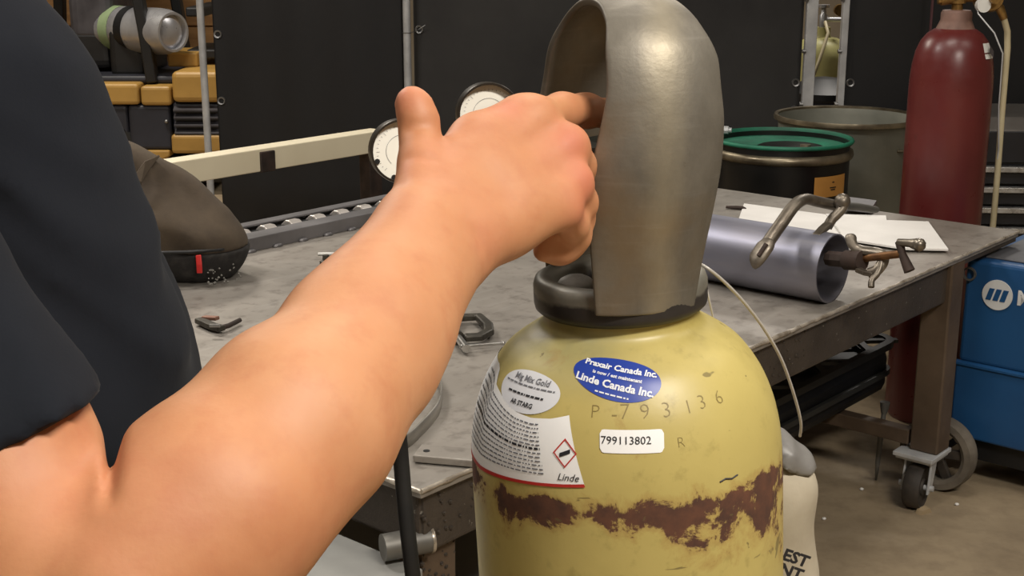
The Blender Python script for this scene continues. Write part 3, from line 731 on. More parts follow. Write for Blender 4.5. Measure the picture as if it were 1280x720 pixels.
# big steel tube with a clamp on its rim
def tube_mat():
    t = NT('blued_tube_steel'); f = t.noise(2.5, 5, .6, stretch=(1, .3, 1)); g = t.noise(40, 4, stretch=(1, .1, 1))
    c = t.ramp(f, [(.3, srgb(128, 134, 158)), (.55, srgb(146, 144, 152)), (.75, srgb(104, 104, 118))])
    c = t.mix(t.ramp(g, [(.5, 0.), (.75, .35)]), c, srgb(160, 158, 160))
    t.set(base=c, rough=t.ramp(g, [(.3, .42), (.7, .54)]), metal=.8); return t.m
M_tube = tube_mat()
RT = .078
tbz = thing('steel_tube', 'large blued steel tube lying on the table under a clamp', 'steel tube', Tw(1.345, .3, ZT), (0, 0, TA))
ob('tube_wall', G().lathe([(RT, -.262), (RT, .40), (RT-.0035, .40), (RT-.0035, -.262), (RT, -.262)], 72, axis='y', c=(0, 0, RT)), M_tube, tbz, 40)
kc0 = Vector(Tw(1.345, .02, ZT))
kc = thing('bar_clamp', 'worn cast steel clamp gripping the rim of the steel tube', 'clamp', tuple(kc0))
def kp(p): return tuple(Vector(p)-kc0)
M_clamp = mat('worn_clamp_steel', srgb(140, 132, 120), srgb(96, 88, 78), .42, .75, scale=14, bump=.2, bscale=70, rvar=.1)
def crv(P, n=5):
    P = [Vector(p) for p in P]; out = []
    for i in range(len(P)-1):
        p0 = P[max(i-1, 0)]; p1 = P[i]; p2 = P[i+1]; p3 = P[min(i+2, len(P)-1)]
        for k in range(n):
            t = k/n; out.append(.5*((2*p1)+(p2-p0)*t+(2*p0-5*p1+4*p2-p3)*t*t+(3*p1-p0-3*p2+p3)*t**3))
    return out+[P[-1]]
ob('jaw_frame', G().tube(crv([kp(p) for p in ((0.5557,2.8666,0.8397), (0.5875,2.8964,0.8741), (0.6217,2.9358,0.9053), (0.6529,2.9694,0.9148), (0.6882,2.9975,0.9038), (0.7368,3.0246,0.8891))]), [.0165]*26, 10, flat=.75), M_clamp, kc, 60)
ob('jaw_pad', G().tube(crv([kp(p) for p in ((0.5582,2.8631,0.8458), (0.5452,2.8537,0.8302), (0.5278,2.8475,0.8068), (0.5201,2.8506,0.7989))]), [.015, .017, .019, .021, .023, .023, .023, .023, .023, .023, .022, .022, .021, .020, .018, .010], 10, flat=.55), M_clamp, kc, 60)
ob('pad_groove', G().tube([kp(p) for p in ((0.5475,2.8413,0.8420), (0.5298,2.8318,0.8177))], .005, 8), M_rust, kc, 60)
ob('frame_head', G().tube(crv([kp(p) for p in ((0.7494,2.9984,0.9073), (0.7440,2.9938,0.8898), (0.7314,2.9901,0.8759), (0.7206,2.9873,0.8655), (0.7098,2.9827,0.8481))]), [.0145]*21, 10, flat=.8).ball(kp((0.7440,2.9975,0.9038)), .019, 12), M_clamp, kc, 60)
ob('rear_arm', G().tube([kp(p) for p in ((0.7350,3.0246,0.8891), (0.8128,3.1420,0.8635), (0.8849,3.2382,0.8361))], [.014, .013, .012], 10, flat=.7), mat('dull_plate_steel', srgb(112, 112, 106), srgb(92, 92, 88), .5, .5), kc, 60)
ob('upper_link', G().bar([kp(p) for p in ((0.7111,2.9747,0.8571), (0.6921,2.9519,0.8493), (0.6734,2.9283,0.8382))], .02, .012), M_clamp, kc, bevel=.003)
ob('nut', G().cyl(kp((0.6970,2.8965,0.7967)), kp((0.7269,2.8471,0.8051)), .017, n=8).cyl(kp((0.7246,2.8519,0.8040)), kp((0.7503,2.8175,0.8106)), .022, n=16), M_rust, kc, 35)
ob('yoke', G().tube(crv([kp(p) for p in ((0.7321,2.8613,0.8587), (0.7347,2.8458,0.8392), (0.7494,2.8334,0.8315), (0.7825,2.8024,0.8318), (0.7866,2.7883,0.8177), (0.7730,2.7831,0.7981), (0.7587,2.7910,0.7890))]), [.009, .012, .013, .012]+[.012]*27, 8, flat=.6).tube(crv([kp(p) for p in ((0.7866,2.7909,0.8276), (0.7751,2.7774,0.7960), (0.7602,2.7682,0.7809), (0.7572,2.7594,0.7675))]), .007, 8), M_clamp, kc, 60)
ob('yoke_lip', G().bar([kp(p) for p in ((0.7400,2.8126,0.7924), (0.7519,2.7915,0.7907), (0.7662,2.7809,0.7899))], .016, .01), M_clamp, kc, bevel=.002)
ob('screw', G().cyl(kp((0.7442,2.8475,0.8068)), kp((0.8100,2.7339,0.8464)), .0085, n=12), mat('rusty_screw', srgb(140, 100, 62), srgb(104, 72, 46), .5, .6, scale=40), kc, 40)
ob('crank_bar', G().tube([kp(p) for p in ((0.8048,2.7451,0.8694), (0.8100,2.7334,0.8448), (0.8220,2.7148,0.8136))], [.009, .0085, .012], 10), M_rust, kc, 50)
ob('crank_knob', G().tube([kp(p) for p in ((0.8031,2.7447,0.8678), (0.8207,2.7199,0.8718), (0.8328,2.6996,0.8731))], [.008, .009, .014], 10).ball(kp((0.8328,2.6996,0.8731)), .0145, 10), M_clamp, kc, 50)

# papers and dark plate
M_paper = mat('white_paper', srgb(236, 234, 230), srgb(222, 220, 216), .7, scale=5)
def sheet(nm, pts, z, label, th=.004, m=M_paper):
    P = [Vector(p) for p in pts]; o0 = sum(P, Vector())/len(P); o0.z = z
    g = G(); n = len(P)
    top = [(p.x-o0.x, p.y-o0.y, th) for p in P]; bot = [(p.x-o0.x, p.y-o0.y, 0) for p in P]
    g.add(bot+top, [tuple(range(n))[::-1], tuple(range(n, 2*n))]+[(i, (i+1) % n, n+(i+1) % n, n+i) for i in range(n)])
    o = ob(nm, g, m); o.location = o0; tag(o, label, 'paper'); return o
sheet('paper_folder', [(0.7016,4.0227,0.6900), (0.9728,3.8134,0.6900), (0.8668,3.4882,0.6900), (0.6323,3.7268,0.6900)], ZT+.0005, 'white paper folder lying mostly behind the steel tube')
sheet('paper_sheet', [(0.9115,3.8581,0.6900), (1.0799,3.8356,0.6900), (1.0526,3.7163,0.6900), (0.9001,3.7268,0.6900)], ZT+.0048, 'small white sheet sticking out behind the clamp head', .002)
ev = sheet('paper_envelope', [(0.9054,3.7696,0.6900), (1.1702,3.7268,0.6900), (1.1211,3.3882,0.6900), (1.0145,3.3971,0.6900), (0.8839,3.5070,0.6900)], ZT+.0072, 'large white envelope nearest the table edge behind the crank', .005)
dp = sheet('steel_offcut', [(1.0112,4.0227,0.6900), (1.0851,3.9624,0.6900), (1.0360,3.8356,0.6900), (0.9587,3.8808,0.6900)], ZT+.0135, 'dark steel offcut resting on the papers behind the clamp', .012, M_plank); dp['category'] = 'steel plate'
pn = ob('marker_pen', G().tube([(-.03, 0, .006), (.0, 0, .006), (.02, .0, .006), (.03, 0, .005)], [.004, .006, .006, .002], 8), M_rust); pn.location = Vector((0.6658,3.9505,0.6900)); pn.rotation_euler.z = -.3
tag(pn, 'small dark marker beside the white paper folder', 'pen')

# ------------------------------------------------------------------ below and beside the table
# low cabinet at the left end of the table
M_cab = mat('light_grey_cabinet', srgb(150, 150, 146), srgb(128, 128, 124), .5, .1, scale=5, rvar=.1)
cab = thing('steel_cabinet', 'low light grey steel cabinet standing against the table end behind the arm', 'cabinet', Tw(-.26, .32, 0), (0, 0, TA))
ob('cabinet_body', G().box((-.25, -.31, .06), (.25, .31, .545)), M_cab, cab, bevel=.006)
ob('cabinet_top', G().box((-.26, -.32, .545), (.262, .32, .56)), M_cab, cab, bevel=.003)
ob('plinth', G().box((-.22, -.28, 0), (.22, .28, .06)), M_blk, cab)
for k in range(3):
    dz = .08+k*.155
    d = ob('drawer', G().box((-.235, -.318, dz), (.235, -.309, dz+.145)), M_cab, cab, bevel=.002)
    ob('handle', G().bar([(-.07, -.318, dz+.1), (-.07, -.338, dz+.1), (.07, -.338, dz+.1), (.07, -.318, dz+.1)], .008, .008), M_chrome, d)
# lattice tray on the lower stretchers
M_latt = mat('dark_lattice_plastic', srgb(52, 52, 50), srgb(42, 42, 40), .5)
lt0 = Tw(1.60, .86, .207)
lt = thing('lattice_crate', 'black plastic crate with a lattice top stored under the table', 'crate', lt0, (0, 0, TA))
hw, hd, hz = .60, .60, .15
ob('crate_body', G().box((-hw+.01, -hd+.01, 0), (hw-.01, hd-.01, hz-.02)), M_blk, lt, bevel=.03)
def rpath(w, d, z, r=.06):
    P = []
    for cx, cy, a0 in ((w-r, d-r, 0), (-w+r, d-r, 90), (-w+r, -d+r, 180), (w-r, -d+r, 270)):
        for k in range(5): P.append((cx+r*math.cos(R_(a0+k*22.5)), cy+r*math.sin(R_(a0+k*22.5)), z))
    return P+[P[0]]
ob('crate_rim', G().bar(rpath(hw, hd, hz), .022, .02), M_latt, lt)
ob('crate_rim', G().bar(rpath(hw, hd, hz*.45), .012, .016), M_latt, lt)
for sgn in (1, -1):
    for k in range(-4, 5):
        c = k*.26; P = []
        # line x = sgn*(y - c), clipped to the rim
        y0, y1 = -hd, hd; xs = lambda y: sgn*(y-c)
        ylo = max(-hd, c-hw); yhi = min(hd, c+hw)
        if yhi-ylo > .08: ob('lattice_bar', G().bar([(xs(ylo), ylo, hz), (xs(yhi), yhi, hz)], .02, .01), M_latt, lt)
# grey rod standing under the table
sr0 = Vector((1.0228,3.5392,0.0000)); sr = thing('steel_rod', 'thin tapered grey rod standing on the floor under the table', 'rod', tuple(sr0))
ob('rod_shaft', G().tube([(0, 0, 0), (.001, 0, .05), (.004, .0, .14), (.008, 0, .20)], [.003, .007, .008, .007], 10), M_gtube, sr, 50)
ob('rod_head', G().tube([(.008, 0, .20), (.009, 0, .215), (.0095, 0, .232)], [.008, .012, .014], 12), M_gtube, sr, 50)
# scrap of wood against the caster
wd0 = Vector((1.0928,3.3184,0.0000)); wd = ob('wood_chip', G().prism([(-.02, 0), (.02, 0), (.012, .014), (-.014, .01)], -.008, .012, 'y'), mat('pale_wood', srgb(170, 150, 118), None, .8)); wd.location = wd0; wd.rotation_euler.z = .5
tag(wd, 'pale wood chip on the floor against the caster', 'wood chip')
for i, (p, lab) in enumerate((((1.1945,3.3648,0.0000), 'tiny white pebble on the floor right of the caster'), ((0.9642,3.4664,0.0000), 'tiny white pebble on the floor left of the caster'), ((0.8175,3.2733,0.0000), 'tiny pale chip on the floor beside the white sack'))):
    o = ob('floor_pebble', G().ball((0, 0, .004), .006, 8, sc=(1, .8, .7)), M_paper); o.location = p; tag(o, lab, 'pebble', 'debris on the floor')

# blue welder
def blue_mat():
    t = NT('welder_blue'); f = t.noise(3, 5); g = t.noise(50, 4)
    c = t.ramp(f, [(.35, srgb(32, 80, 128)), (.7, srgb(26, 66, 110))]); c = t.mix(t.ramp(g, [(.70, 0.), (.75, .5)]), c, srgb(60, 92, 130))
    t.set(base=c, rough=.42); return t.m
M_blue = blue_mat()
wU = 2.15
we = thing('welding_machine', 'blue welding machine on wheels beside the table leg', 'welder', Tw(wU, .064, 0), (0, 0, TA))
# local x: away from the camera side face, local y: negative = to the right
ob('lower_case', G().box((0, -.60, .135), (.42, 0, .345)), M_blue, we, bevel=.006)
ob('upper_case', G().box((.006, -.595, .350), (.42, -.003, .640)), M_blue, we, bevel=.012, seg=3)
ob('case_ridge', G().prism([(-.006, .343), (-.006, .349), (.01, .353), (.01, .340)], -.60, 0, 'y'), M_blue, we)
ob('lid_inset', G().box((.04, -.56, .640), (.38, -.04, .646)), mat('welder_lid_grey', srgb(96, 98, 102), srgb(80, 80, 84), .5), we, bevel=.004)
ob('undercarriage', G().box((.03, -.58, .07), (.40, -.02, .135)), M_blk, we)
lg = Vector((.0045, -.096, .553)); 
disc = ob('logo_disc', G().cyl((.0055, lg.y, lg.z), (.0025, lg.y, lg.z), .041, n=40), mat('logo_white', srgb(214, 216, 216), srgb(204, 206, 206), .5), we)
for k in (-1, 0, 1):
    pb = [(-.006, -.013), (.006, -.013), (.006+.008, .013), (-.006+.008, .013)]
    x0 = k*.0165-.004
    ob('logo_bar', G().prism([(-(p[0]*1.15+x0*1.15)+lg.y, p[1]*1.25+lg.z) for p in pb], .0012, .0024, 'x'), M_blue, disc)
tg = text_geo('MILLER', .055, offset=.0018, align='LEFT')
ob('brand_lettering', tg.xf(Matrix(((0,0,1,.0045),(-1,0,0,lg.y-.052),(0,1,0,lg.z),(0,0,0,1)))), MATS['logo_white'], we)
ob('lifting_eye', G().lathe([(.014, -.003), (.019, -.003), (.019, .003), (.014, .003), (.014, -.003)], 20, axis='x', c=(-.004, -.018, .60)), M_gtube, we, 40)
M_tyre = mat('dusty_tyre', srgb(120, 112, 100), srgb(92, 85, 75), .85, scale=14, bump=.2)
for (x, y, s) in ((-.075, -.004, 1), (.475, -.004, 1)):
    r = .105
    wz = r
    wh = ob('wheel', G().lathe([(r*.70, -.02), (r*.80, -.027), (r*.96, -.025), (r, -.012), (r, .012), (r*.96, .025), (r*.80, .027), (r*.70, .02), (r*.70, -.02)], 48, axis='x', c=(x, y, wz)), M_tyre, we, 40)
    ob('hub', G().lathe([(0, -.03), (.022, -.03), (.024, -.012), (.024, .022), (0, .024)], 20, axis='x', c=(x, y, wz)), M_gtube, wh, 40)
    for k in range(5):
        a = k*2*PI/5+.5
        ob('spoke', G().bar([(x-.006, y+.02*math.cos(a), wz+.02*math.sin(a)), (x-.004, y+r*.73*math.cos(a), wz+r*.73*math.sin(a))], .026, .014, (1, 0, 0)), M_wheel, wh, bevel=.003)
ob('axle', G().cyl((-.09, -.004, .105), (.5, -.004, .105), .01, n=10), M_blk, we)
for (x, y) in ((.06, -.52), (.37, -.52)):
    ob('front_caster', G().lathe([(0, -.012), (.034, -.012), (.036, 0), (.034, .012), (0, .012)], 20, axis='x', c=(x, y, .036)), M_rub, we, 40)

# ------------------------------------------------------------------ the yellow gas cylinder in front
PROF = [(0.1175, 0.02), (0.1175, 1.1), (0.117, 1.12), (0.115, 1.142), (0.11, 1.163), (0.1015, 1.183), (0.088, 1.202), (0.072, 1.214), (0.0605, 1.221), (0.0575, 1.227), (0.0575, 1.238)]
def dense(P, n=8):
    out = []
    for i in range(len(P)-1):
        p0, p1, p2, p3 = P[max(i-1, 0)], P[i], P[i+1], P[min(i+2, len(P)-1)]
        if i == 0: out.append(p1); continue
        if i == 1: p0 = (p1[0], p1[1]-.02)
        for k in range(n):
            t = k/n; out.append(tuple(.5*((2*p1[j])+(p2[j]-p0[j])*t+(2*p0[j]-5*p1[j]+4*p2[j]-p3[j])*t*t+(3*p1[j]-p0[j]-3*p2[j]+p3[j])*t**3) for j in (0, 1)))
    return out+[P[-1]]
DP = dense(PROF); DR = np.array([p[0] for p in DP]); DZ = np.array([p[1] for p in DP])
DS = np.concatenate([[0], np.cumsum(np.hypot(np.diff(DR), np.diff(DZ)))])
def surf(th, z, off=.0004):
    r = float(np.interp(z, DZ, DR)); e = .002
    dr = (float(np.interp(z+e, DZ, DR))-float(np.interp(z-e, DZ, DR)))/(2*e); n = math.hypot(1, dr)
    r += off/n; z -= off*dr/n
    return (r*math.sin(th), -r*math.cos(th), z)
def stick(x, y, c, rot=0., off=.0004):   # flat sticker coordinates (metres) -> cylinder surface
    xr = x*math.cos(rot)-y*math.sin(rot); yr = x*math.sin(rot)+y*math.cos(rot)
    s = float(np.interp(c[1], DZ, DS))+yr; z = float(np.interp(s, DS, DZ)); r = float(np.interp(z, DZ, DR))
    return surf(c[0]+xr/r, z, off)
def yellow_mat():
    t = NT('yellow_cylinder_paint'); X, Y, Z = t.xyz()
    f = t.noise(7, 6, .6); g = t.noise(60, 5, .65); h = t.noise(30, 7, .7, .3, off=(3.1, 0, 1.0)); big = t.noise(11, 3, off=(.4, 1, 2.6))
    c = t.ramp(f, [(.3, srgb(178, 162, 96)), (.55, srgb(188, 172, 104)), (.75, srgb(160, 145, 80))])
    c = t.mix(t.ramp(g, [(.56, 0.), (.78, .5)]), c, srgb(128, 114, 62))
    # worn grey-green paint near the neck
    top = t.math('MULTIPLY', t.math('SUBTRACT', Z, 1.188), 26, True)
    top = t.math('MULTIPLY', top, t.ramp(t.noise(16, 4), [(.35, .2), (.62, 1.)]))
    side = t.math('MULTIPLY', t.math('SUBTRACT', .035, X), 16, True)
    c = t.mix(t.math('MULTIPLY', t.math('MULTIPLY', top, side), .85), c, srgb(132, 132, 100))
    up = t.math('MAXIMUM', t.math('SUBTRACT', Z, 1.116), 0.); dn = t.math('MAXIMUM', t.math('SUBTRACT', 1.116, Z), 0.)
    sl = t.math('SUBTRACT', 7.5, t.math('MULTIPLY', t.math('MAXIMUM', X, -.02), 48)); sl = t.math('MAXIMUM', sl, 2.2)
    bias = t.math('SUBTRACT', t.math('SUBTRACT', .158, t.math('MULTIPLY', up, 13)), t.math('MULTIPLY', dn, sl))
    bias = t.math('MAXIMUM', bias, -.13)
    v = t.math('ADD', t.math('ADD', t.math('MULTIPLY', h, .6), t.math('MULTIPLY', big, .4)), bias)
    halo = t.ramp(v, [(.47, 0.), (.58, .6)]); c = t.mix(halo, c, srgb(150, 112, 58))
    rust = t.ramp(v, [(.545, 0.), (.575, 1.)])
    rc = t.ramp(g, [(.35, srgb(98, 62, 44)), (.65, srgb(70, 46, 36))])
    c = t.mix(rust, c, rc)
    scr = t.ramp(t.noise(26, 3, .5, 1.2, stretch=(1, 1, 2.2), off=(0, 0, 5)), [(.70, 0.), (.72, .7)])
    c = t.mix(scr, c, srgb(96, 84, 52))
    t.set(base=c, rough=t.mix(rust, (.42,)*3, (.8,)*3)); t.bump(t.math('ADD', t.math('MULTIPLY', g, .4), t.math('MULTIPLY', rust, -.5)), .25, .002)
    return t.m
M_cyl = yellow_mat()
CROOT = (.146, .965, 0.0); CT = R_(-3.05)
gc = thing('gas_cylinder', 'yellow gas cylinder with rust band, stickers and steel guard in the foreground', 'gas cylinder', CROOT, (0, CT, 0))
ob('shell', G().lathe([(0, .012), (.10, .008)]+DP+[(.03, 1.239), (0, 1.239)], 128), M_cyl, gc, 50)
def collar_mat():
    t = NT('collar_two_tone'); X, Y, Z = t.xyz(); n = t.noise(45, 4)
    v = t.math('ADD', Z, t.math('MULTIPLY', t.math('SUBTRACT', n, .5), .012))
    k = t.ramp(t.math('MULTIPLY', t.math('SUBTRACT', v, 1.24), 20), [(.10, 0.), (.16, 1.)])
    t.set(base=t.mix(k, t.ramp(n, [(.3, srgb(58, 54, 52)), (.7, srgb(44, 41, 40))]), t.ramp(n, [(.3, srgb(128, 124, 112)), (.7, srgb(100, 98, 90))])), rough=.45, metal=.25); t.bump(n, .15, .002); return t.m
M_collar = collar_mat()
RC = .0640
ob('collar', G().lathe([(.046, 1.2325), (.060, 1.2315), (.0632, 1.2345), (RC, 1.238), (RC, 1.2515), (.0625, 1.256), (.058, 1.2585), (.052, 1.258), (.0465, 1.252), (.046, 1.2325)], 96), M_collar, gc, 50)
# arched steel valve guard
def guard_mat():
    t = NT('guard_weathered_steel'); X, Y, Z = t.xyz()
    f = t.noise(14, 6, .65, stretch=(1, 1, .6)); g = t.noise(90, 4, .6); sc = t.noise(120, 3, .5, stretch=(.15, .15, 1.6))
    c = t.ramp(f, [(.3, srgb(134, 129, 118)), (.55, srgb(112, 107, 97)), (.75, srgb(90, 86, 76))])
    c = t.mix(t.ramp(t.noise(9, 4, off=(1, 5, 2)), [(.46, 0.), (.62, .75)]), c, srgb(120, 102, 76))
    c = t.mix(t.ramp(sc, [(.58, 0.), (.85, .14)]), c, srgb(186, 182, 174))
    c = t.mix(t.ramp(t.noise(22, 5, .6, off=(7, 1, 4)), [(.70, 0.), (.74, .8)]), c, srgb(70, 62, 54))
    # pale run of paint down the front
    d = t.math('SUBTRACT', X, .022); d = t.math('ABSOLUTE', d)
    k = t.ramp(t.math('ADD', t.math('MULTIPLY', d, 40), t.math('MULTIPLY', t.math('SUBTRACT', f, .5), 1.2)), [(.1, 1.), (.75, 0.)])
    k = t.math('MULTIPLY', k, t.ramp(Y, [(0., 1.), (.02, 0.)]))
    c = t.mix(t.math('MULTIPLY', k, .3), c, srgb(176, 164, 134))
    t.set(base=c, rough=t.ramp(f, [(.3, .44), (.7, .58)]), metal=.5); t.bump(g, .18, .002); return t.m
M_guard = guard_mat()
GA = R_(19)
gn = Vector((math.sin(GA), -math.cos(GA), 0)); gw = Vector((math.cos(GA), math.sin(GA), 0))
GP = [(.0615, .002, .0370), (.0625, .03, .0405), (.066, .065, .0450), (.0690, .10, .0475), (.068, .13, .0455), (.0625, .16, .0415), (.053, .185, .040), (.037, .203, .034), (.019, .213, .030), (0, .216, .029)]
GP = [np.array(p) for p in GP]; full = GP+[np.array((-p[0], p[1], p[2])) for p in GP[-2::-1]]
def gcurve(t):
    x = t*(len(full)-1); i = min(int(x), len(full)-2); f = x-i
    p0, p1, p2, p3 = full[max(i-1, 0)], full[i], full[i+1], full[min(i+2, len(full)-1)]
    return .5*((2*p1)+(p2-p0)*f+(2*p0-5*p1+4*p2-p3)*f*f+(3*p1-p0-3*p2+p3)*f**3)
def gfn(u, v):
    s, z, h = gcurve(u); w = (v*2-1)*h
    k = math.sqrt(max(.05, 1-(w/.069)**2)); zz = z-(w*w)/(2*.10)*min(1, max(0, (z-.12)/.08))
    lean = float(np.interp(z, [0, .05, .10, .14, .18, .216], [-.0045, -.002, .0025, .006, .0072, .004]))*max(0., min(1., s/.05+.3))
    return tuple(gn*(s*k)+gw*(w+lean)+Vector((0, 0, zz)))
gd = ob('valve_guard', G().grid(gfn, 110, 25), M_guard, gc, 60, solid=.0055)
gd.modifiers['solid'].offset = -1 if False else 0
gd.location = (0, 0, 1.240); gd.rotation_euler = (0, -CT, 0)
gb = gd.modifiers.new('bevel', 'BEVEL'); gb.width = .0015; gb.segments = 2; gb.limit_method = 'ANGLE'; gb.angle_limit = R_(50)
# valve inside the guard
M_brass2 = mat('dull_valve_brass', srgb(150, 124, 80), srgb(110, 88, 56), .4, .85, scale=30, rvar=.1)
vl = ob('valve', G().lathe([(0, 1.238), (.02, 1.238), (.02, 1.262), (.016, 1.266), (.016, 1.285), (.019, 1.29), (.019, 1.315), (.011, 1.32), (.011, 1.34), (0, 1.34)], 24).cyl((0, 0, 1.302), (-.05, .004, 1.302), .013, n=16), M_brass2, gc, 40)
ob('handwheel', G().lathe([(.008, 1.338), (.024, 1.338), (.03, 1.342), (.032, 1.348), (.03, 1.354), (.022, 1.356), (.008, 1.352), (.008, 1.338)], 28), mat('green_grey_handwheel', srgb(96, 100, 92), srgb(76, 80, 74), .5, .2), vl, 50)
ob('sealant_blob', G().ball((-.033, -.008, 1.2505), .0145, 14, sc=(1, .8, .62)), mat('pale_sealant', srgb(178, 178, 172), srgb(140, 140, 136), .55, scale=60, bump=.4, bscale=150), gc, 60)
ob('collar_floor', G().lathe([(.0, 1.2395), (.0475, 1.2395)], 40), mat('dark_collar_floor', srgb(60, 54, 48), srgb(44, 40, 36), .7), gc)

# stickers
M_sw = mat('sticker_white', srgb(245, 246, 246), srgb(238, 240, 240), .42, scale=20)
M_sg = mat('sticker_pale_grey', srgb(222, 225, 230), srgb(214, 217, 222), .4, scale=20)
M_sb = mat('sticker_blue', srgb(36, 66, 160), srgb(30, 58, 148), .38, scale=20)
M_txt = mat('print_black', srgb(40, 40, 46), srgb(34, 34, 38), .5)
M_txg = mat('print_grey', srgb(112, 114, 122), srgb(104, 106, 112), .5)
M_txw = mat('print_white', srgb(232, 236, 242), None, .45)
M_txr = mat('print_red', srgb(190, 50, 44), srgb(176, 44, 40), .5)
def disc_patch(c, a, b, rot, off=.0004, n=48, m=6):
    g = G(); V = [stick(0, 0, c, rot, off)]
    for j in range(1, m+1):
        for k in range(n):
            t = 2*PI*k/n; V.append(stick(a*j/m*math.cos(t), b*j/m*math.sin(t), c, rot, off))
    F = [(0, 1+k, 1+(k+1) % n) for k in range(n)]
    for j in range(m-1):
        F += [(1+j*n+k, 1+(j+1)*n+k, 1+(j+1)*n+(k+1) % n, 1+j*n+(k+1) % n) for k in range(n)]
    return g.add(V, F)
def wrap_text(body, size, c, rot, x, y, off=.0008, shear=0., bold=0., space=1.0, sx=1.0):
    g = text_geo(body, size, shear, bold, space=space)
    g.v = [stick(p[0]*sx+x, p[1]+y, c, rot, off) for p in g.v]; return g
def dashes(c, rot, x0, x1, y, h, off=.0008, seed=1):
    rr = random.Random(seed); g = G(); x = x0
    while x < x1:
        w = min(.0012+.004*rr.random(), x1-x)
        g.grid(lambda u, v, x=x, w=w: stick(x+w*u, y+h*v, c, rot, off), 3, 2); x += w+.0009
    return g
# blue oval
cb_ = (-0.1199,1.2039); rb_ = -.26
so = ob('blue_sticker', disc_patch(cb_, .0315, .0162, rb_), M_sb, gc, 60)
ob('sticker_print', wrap_text('Praxair Canada Inc.', .0066, cb_, rb_, .001, .0078, bold=.00022), M_txw, so)
ob('sticker_print', wrap_text('is now / est maintenant', .0037, cb_, rb_, .000, .0012, bold=.00012), M_txw, so)
ob('sticker_print', wrap_text('Linde Canada Inc.', .0078, cb_, rb_, .000, -.0058, bold=.00026), M_txw, so)
ob('sticker_print', dashes(cb_, rb_, -.012, .012, -.0132, .0011, seed=3), M_txw, so)
# white oval
co_ = (-0.8510,1.1905); ro_ = .0
wo = ob('oval_sticker', disc_patch(co_, .0300, .0155, ro_), M_sg, gc, 60)
ob('sticker_print', wrap_text('Mig Mix Gold', .0064, co_, ro_, .001, .0088, bold=.00012), M_txg, wo)
ob('sticker_print', dashes(co_, ro_, -.025, .025, .0035, .0010, seed=5), M_txg, wo)
ob('sticker_print', dashes(co_, ro_, -.018, .018, -.0032, .0014, seed=6), M_txt, wo)
ob('sticker_print', wrap_text('AR STARG', .0048, co_, ro_, .000, -.0092, bold=.00012), M_txt, wo)
# large white warning label
TOPL = [(-0.4441,1.1817), (-0.5711,1.1781), (-0.7296,1.1760), (-0.8827,1.1769), (-1.0072,1.1799), (-1.1304,1.1838), (-1.2362,1.1864)]
TOPL = TOPL+[(TOPL[-1][0]-.08, TOPL[-1][1]+.008), (TOPL[-1][0]-.16, TOPL[-1][1]+.010), (-2.2, TOPL[-1][1]+.008)]
TT = np.array([p[0] for p in TOPL])[::-1]; TZ = np.array([p[1] for p in TOPL])[::-1]
BR = (-0.3182,1.1374); BL = (-1.1989,1.1270)
def lab(u, v, off=.0004):
    tt = -2.0+(TOPL[0][0]+2.0)*u; zt = float(np.interp(tt, TT, TZ)); t0 = -2.0+(BR[0]+2.0)*u
    zb = BL[1]+(BR[1]-BL[1])*(t0-BL[0])/(BR[0]-BL[0]) if t0 > BL[0] else BL[1]
    th = t0+(tt-t0)*v; return surf(th, zb+(zt-zb)*v, off)
wl = ob('warning_label', G().grid(lab, 60, 14), M_sw, gc, 60)
ob('label_red_band', G().grid(lambda u, v: lab(u, -.035+.05*v, .0006), 60, 2), M_txr, wl)
rows = G(); bold = G(); rr = random.Random(4)
for k in range(13):
    v = .90-k*.062; dst = bold if k in (6,) else rows
    u = .30; end = .855
    while u < end:
        w = .006+.022*rr.random(); w = min(w, end-u); hh = .034 if k == 6 else .02
        vv = v if u > .0 else v
        # keep clear of the concave upper edge: rows follow the lower edge
        dst.grid(lambda a, b, u=u, w=w, v=vv: lab(u+w*a, v+hh*b, .0008), 3, 2); u += w+.006
ob('label_print', rows, M_txg, wl); ob('label_print', bold, M_txt, wl)
def labp(u, v): return lambda x, y, off: None
dc = (-0.4463,1.1576)
dm = G(); k = .0088
for i in range(4):
    a0, a1 = i*PI/2, (i+1)*PI/2
    dm.grid(lambda a, b, a0=a0, a1=a1: stick((math.cos(a0)*(1-a)+math.cos(a1)*a)*k*(.86+.14*b), (math.sin(a0)*(1-a)+math.sin(a1)*a)*k*1.15*(.86+.14*b), dc, .05, .0009), 5, 2)
ob('hazard_diamond', dm, M_txr, wl)
ob('hazard_symbol', G().grid(lambda a, b: stick((a-.5)*.0078, (b-.5)*.0028+(a-.5)*.003, dc, .05, .0009), 4, 2), M_txt, wl)
ob('label_print', wrap_text('Linde', .0072, (-0.4223,1.1413), .03, 0, 0, shear=.35), M_txt, wl)
# serial number sticker
cs_ = (-0.0272,1.1666); rs_ = -.035
def rrect(c, w, h, rot, r=.003):
    def f(u, v):
        x = (u-.5)*w; y = (v-.5)*h; ex = abs(x)-(w/2-r); 
        if ex > 0: y *= (h/2-r+math.sqrt(max(0, r*r-ex*ex)))/(h/2)
        return stick(x, y, c, rot, .0005)
    return G().grid(f, 30, 5)
ss = ob('serial_sticker', rrect(cs_, .0435, .0158, rs_), M_sw, gc, 60)
ob('sticker_print', wrap_text('799113802', .0076, cs_, rs_, -.004, .0005, off=.0009, space=1.0), M_txt, ss)
